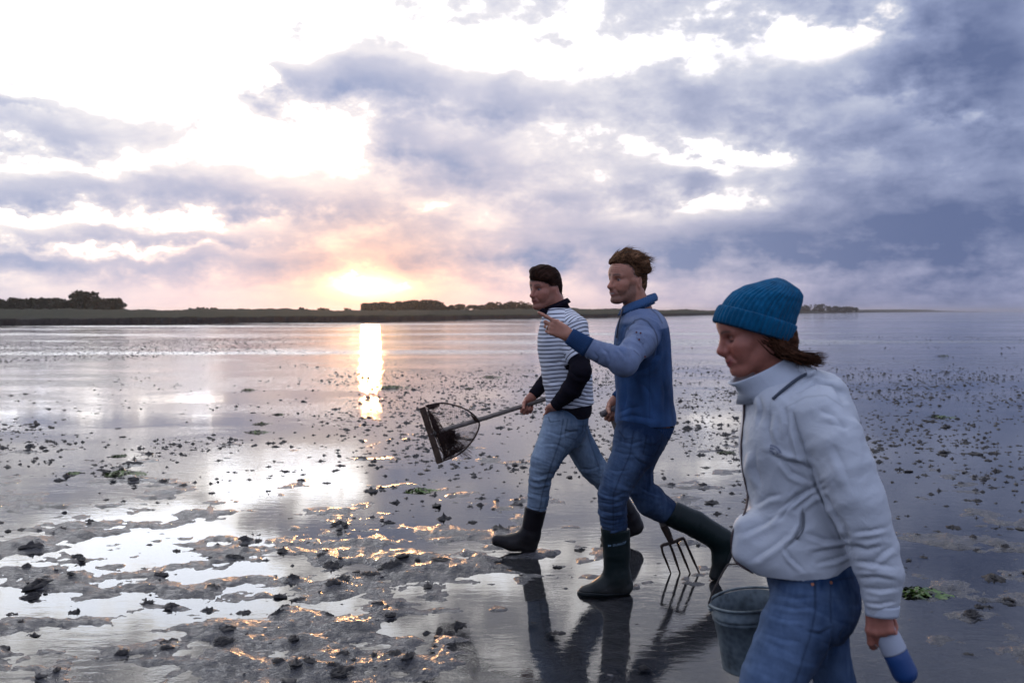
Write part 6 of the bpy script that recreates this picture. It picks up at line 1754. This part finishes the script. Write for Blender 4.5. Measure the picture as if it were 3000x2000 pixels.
# ------------------------------------------------------------------ bucket and bottle
def bucket():
    Yb = 2.985; top = P(2196, 1752, Yb); ax = nrm((-0.13, 0.0, 1)); hgt = 0.205; r1, r0 = 0.1185, 0.1030
    org = top - ax * hgt; root = empty('bucket', org, label='dented galvanised metal bucket with a wire bail carried by the woman', category='bucket')
    e1 = nrm(np.cross([0, 1, 0], ax)); e2 = np.cross(ax, e1); na = 72; an = np.arange(na) / na * 2 * np.pi

    def _zinc(b):
        c = objco(); n1 = noise(c, 14, 5, 0.65); vo = node('ShaderNodeTexVoronoi'); vo.inputs['Scale'].default_value = 55; link(c, vo.inputs['Vector'])
        link(ramp(n1 * 0.75 + S(vo.outputs['Distance']) * 0.25, [(0.3, (0.040, 0.052, 0.060)), (0.5, (0.090, 0.118, 0.135)), (0.7, (0.145, 0.178, 0.195))]), b.inputs['Base Color'])
        link(0.45 + n1 * 0.25, b.inputs['Roughness']); bump(b, n1, 0.003, 0.6)
    M_z = mat('galvanised', rough=0.5, spec=0.4, metal=0.35, build=_zinc)
    def R_(t, off): 
        r = r0 + (r1 - r0) * t + off; den = 1 + 0.010 * np.sin(3 * an + 4 * t) + 0.008 * np.sin(5 * an - 7 * t)
        return top + ax * (hgt * (t - 1)) + (r * den * np.cos(an))[:, None] * e1 + (r * den * np.sin(an))[:, None] * e2
    prof = [(0.0, 0), (0.012, 0.0025), (0.03, 0.0005), (0.25, 0), (0.5, 0), (0.74, 0), (0.755, 0.003), (0.77, 0.0), (0.80, 0.0), (0.815, 0.003), (0.83, 0), (0.96, 0)]
    inner = [(0.96, -0.003), (0.6, -0.003), (0.3, -0.003), (0.04, -0.003)]
    rs_ = [np.tile(top - ax * hgt * 0.985, (na, 1))] + [R_(t, o) for t, o in prof] + [R_(t, o) for t, o in inner] + [np.tile(top - ax * hgt * 0.95, (na, 1))]
    V = np.concatenate(rs_); i = np.arange(len(rs_) - 1)[:, None] * na; j = np.arange(na)[None]; k = (j + 1) % na
    g = Geo(); g.add(V, np.stack([i + j, i + k, i + na + k, i + na + j], -1).reshape(-1, 4)); put('pail', g.mesh('pail'), M_z, root)
    g = Geo(); tube(g, np.concatenate([R_(0.985, 0.002), R_(0.985, 0.002)[:1]]), 0.0042, 8, cap=False); put('rolled_rim', g.mesh('rolled_rim'), M_z, root)
    # ears and bail
    hp = P(2166, 1655, 2.965); M_w = mat('bail_wire', (0.045, 0.035, 0.032), 0.6, 0.4)
    ea, eb = R_(0.93, 0.004)[na // 2], R_(0.93, 0.004)[0]
    for e_ in (ea, eb):
        g = Geo(); d = nrm(e_ - top); tube(g, [e_ - np.cross(d, ax) * 0.016, e_ + np.cross(d, ax) * 0.016], 0.008, 8, flat=0.5); put('ear', g.mesh('ear'), M_z, root)
    g = Geo(); tube(g, catmull([ea + ax * 0.0, ea + ax * 0.03 + np.array([0.004, 0, 0]), P(2126, 1662, 2.97), hp + np.array([-0.02, 0, 0.003]), hp + np.array([0.02, 0, 0.0]), P(2236, 1674, 2.98), eb + ax * 0.03, eb], 44), 0.0028, 8); put('bail', g.mesh('bail'), M_w, root)


bucket()


def bottle():
    a, b_ = P(2581, 1822, 2.535), P(2652, 1972, 2.52); ax = nrm(b_ - a); L = np.linalg.norm(b_ - a)
    root = empty('water_bottle', b_, label='blue drinking bottle with a white upper half held in the woman hand', category='bottle')
    e1 = nrm(np.cross(ax, [0, 1, 0])); e2 = np.cross(ax, e1); na = 48; an = np.arange(na) / na * 2 * np.pi
    def lathe(name, prof, m):
        rs_ = [a + ax * t + r * (np.cos(an)[:, None] * e1 + np.sin(an)[:, None] * e2) for t, r in prof]; V = np.concatenate(rs_)
        i = np.arange(len(rs_) - 1)[:, None] * na; j = np.arange(na)[None]; k = (j + 1) % na
        g = Geo(); g.add(V, np.stack([i + j, i + k, i + na + k, i + na + j], -1).reshape(-1, 4)); put(name, g.mesh(name), m, root)
    M_wh = mat('white_plastic', (0.33, 0.36, 0.42), 0.45, 0.4); M_bl = mat('blue_plastic', (0.010, 0.045, 0.155), 0.42, 0.4, build=lambda b: bump(b, noise(objco(), 40, 3), 0.001))
    t1 = 0.080; ro = 0.0315
    lathe('white_sleeve', [(0.004, 0.012), (0.006, 0.024), (0.012, 0.0275), (0.03, 0.030), (0.055, 0.0312), (t1 - 0.004, 0.0318), (t1, 0.0316), (t1, 0.029)], M_wh)
    lathe('body', [(t1 - 0.002, 0.0295), (t1, 0.0306), (t1 + 0.02, 0.0312), (L - 0.004, 0.0318)] + [(L - 0.004 + 0.030 * math.sin(t), 0.0318 * math.cos(t)) for t in np.linspace(0.15, 1.57, 9)], M_bl)


bottle()
# ------------------------------------------------------------------ evening haze
def haze():
    lo, hi = np.array([-4100.0, -3100.0, -1.6]), np.array([4100.0, 6100.0, 14.0])
    v = [(x, y, z) for x in (lo[0], hi[0]) for y in (lo[1], hi[1]) for z in (lo[2], hi[2])]
    f = [(0, 1, 3, 2), (4, 6, 7, 5), (0, 4, 5, 1), (2, 3, 7, 6), (0, 2, 6, 4), (1, 5, 7, 3)]
    m = bpy.data.materials.new('haze_air'); m.use_nodes = True; nt = m.node_tree; nt.nodes.clear()
    pv = nt.nodes.new('ShaderNodeVolumePrincipled'); pv.inputs['Density'].default_value = 0.0002; pv.inputs['Color'].default_value = (0.9, 0.9, 0.95, 1); pv.inputs['Anisotropy'].default_value = 0.8
    o_ = nt.nodes.new('ShaderNodeOutputMaterial'); nt.links.new(pv.outputs[0], o_.inputs['Volume'])
    obj('haze', mk_mesh("haze", v, np.array(f), False), m, kind='stuff')


haze()
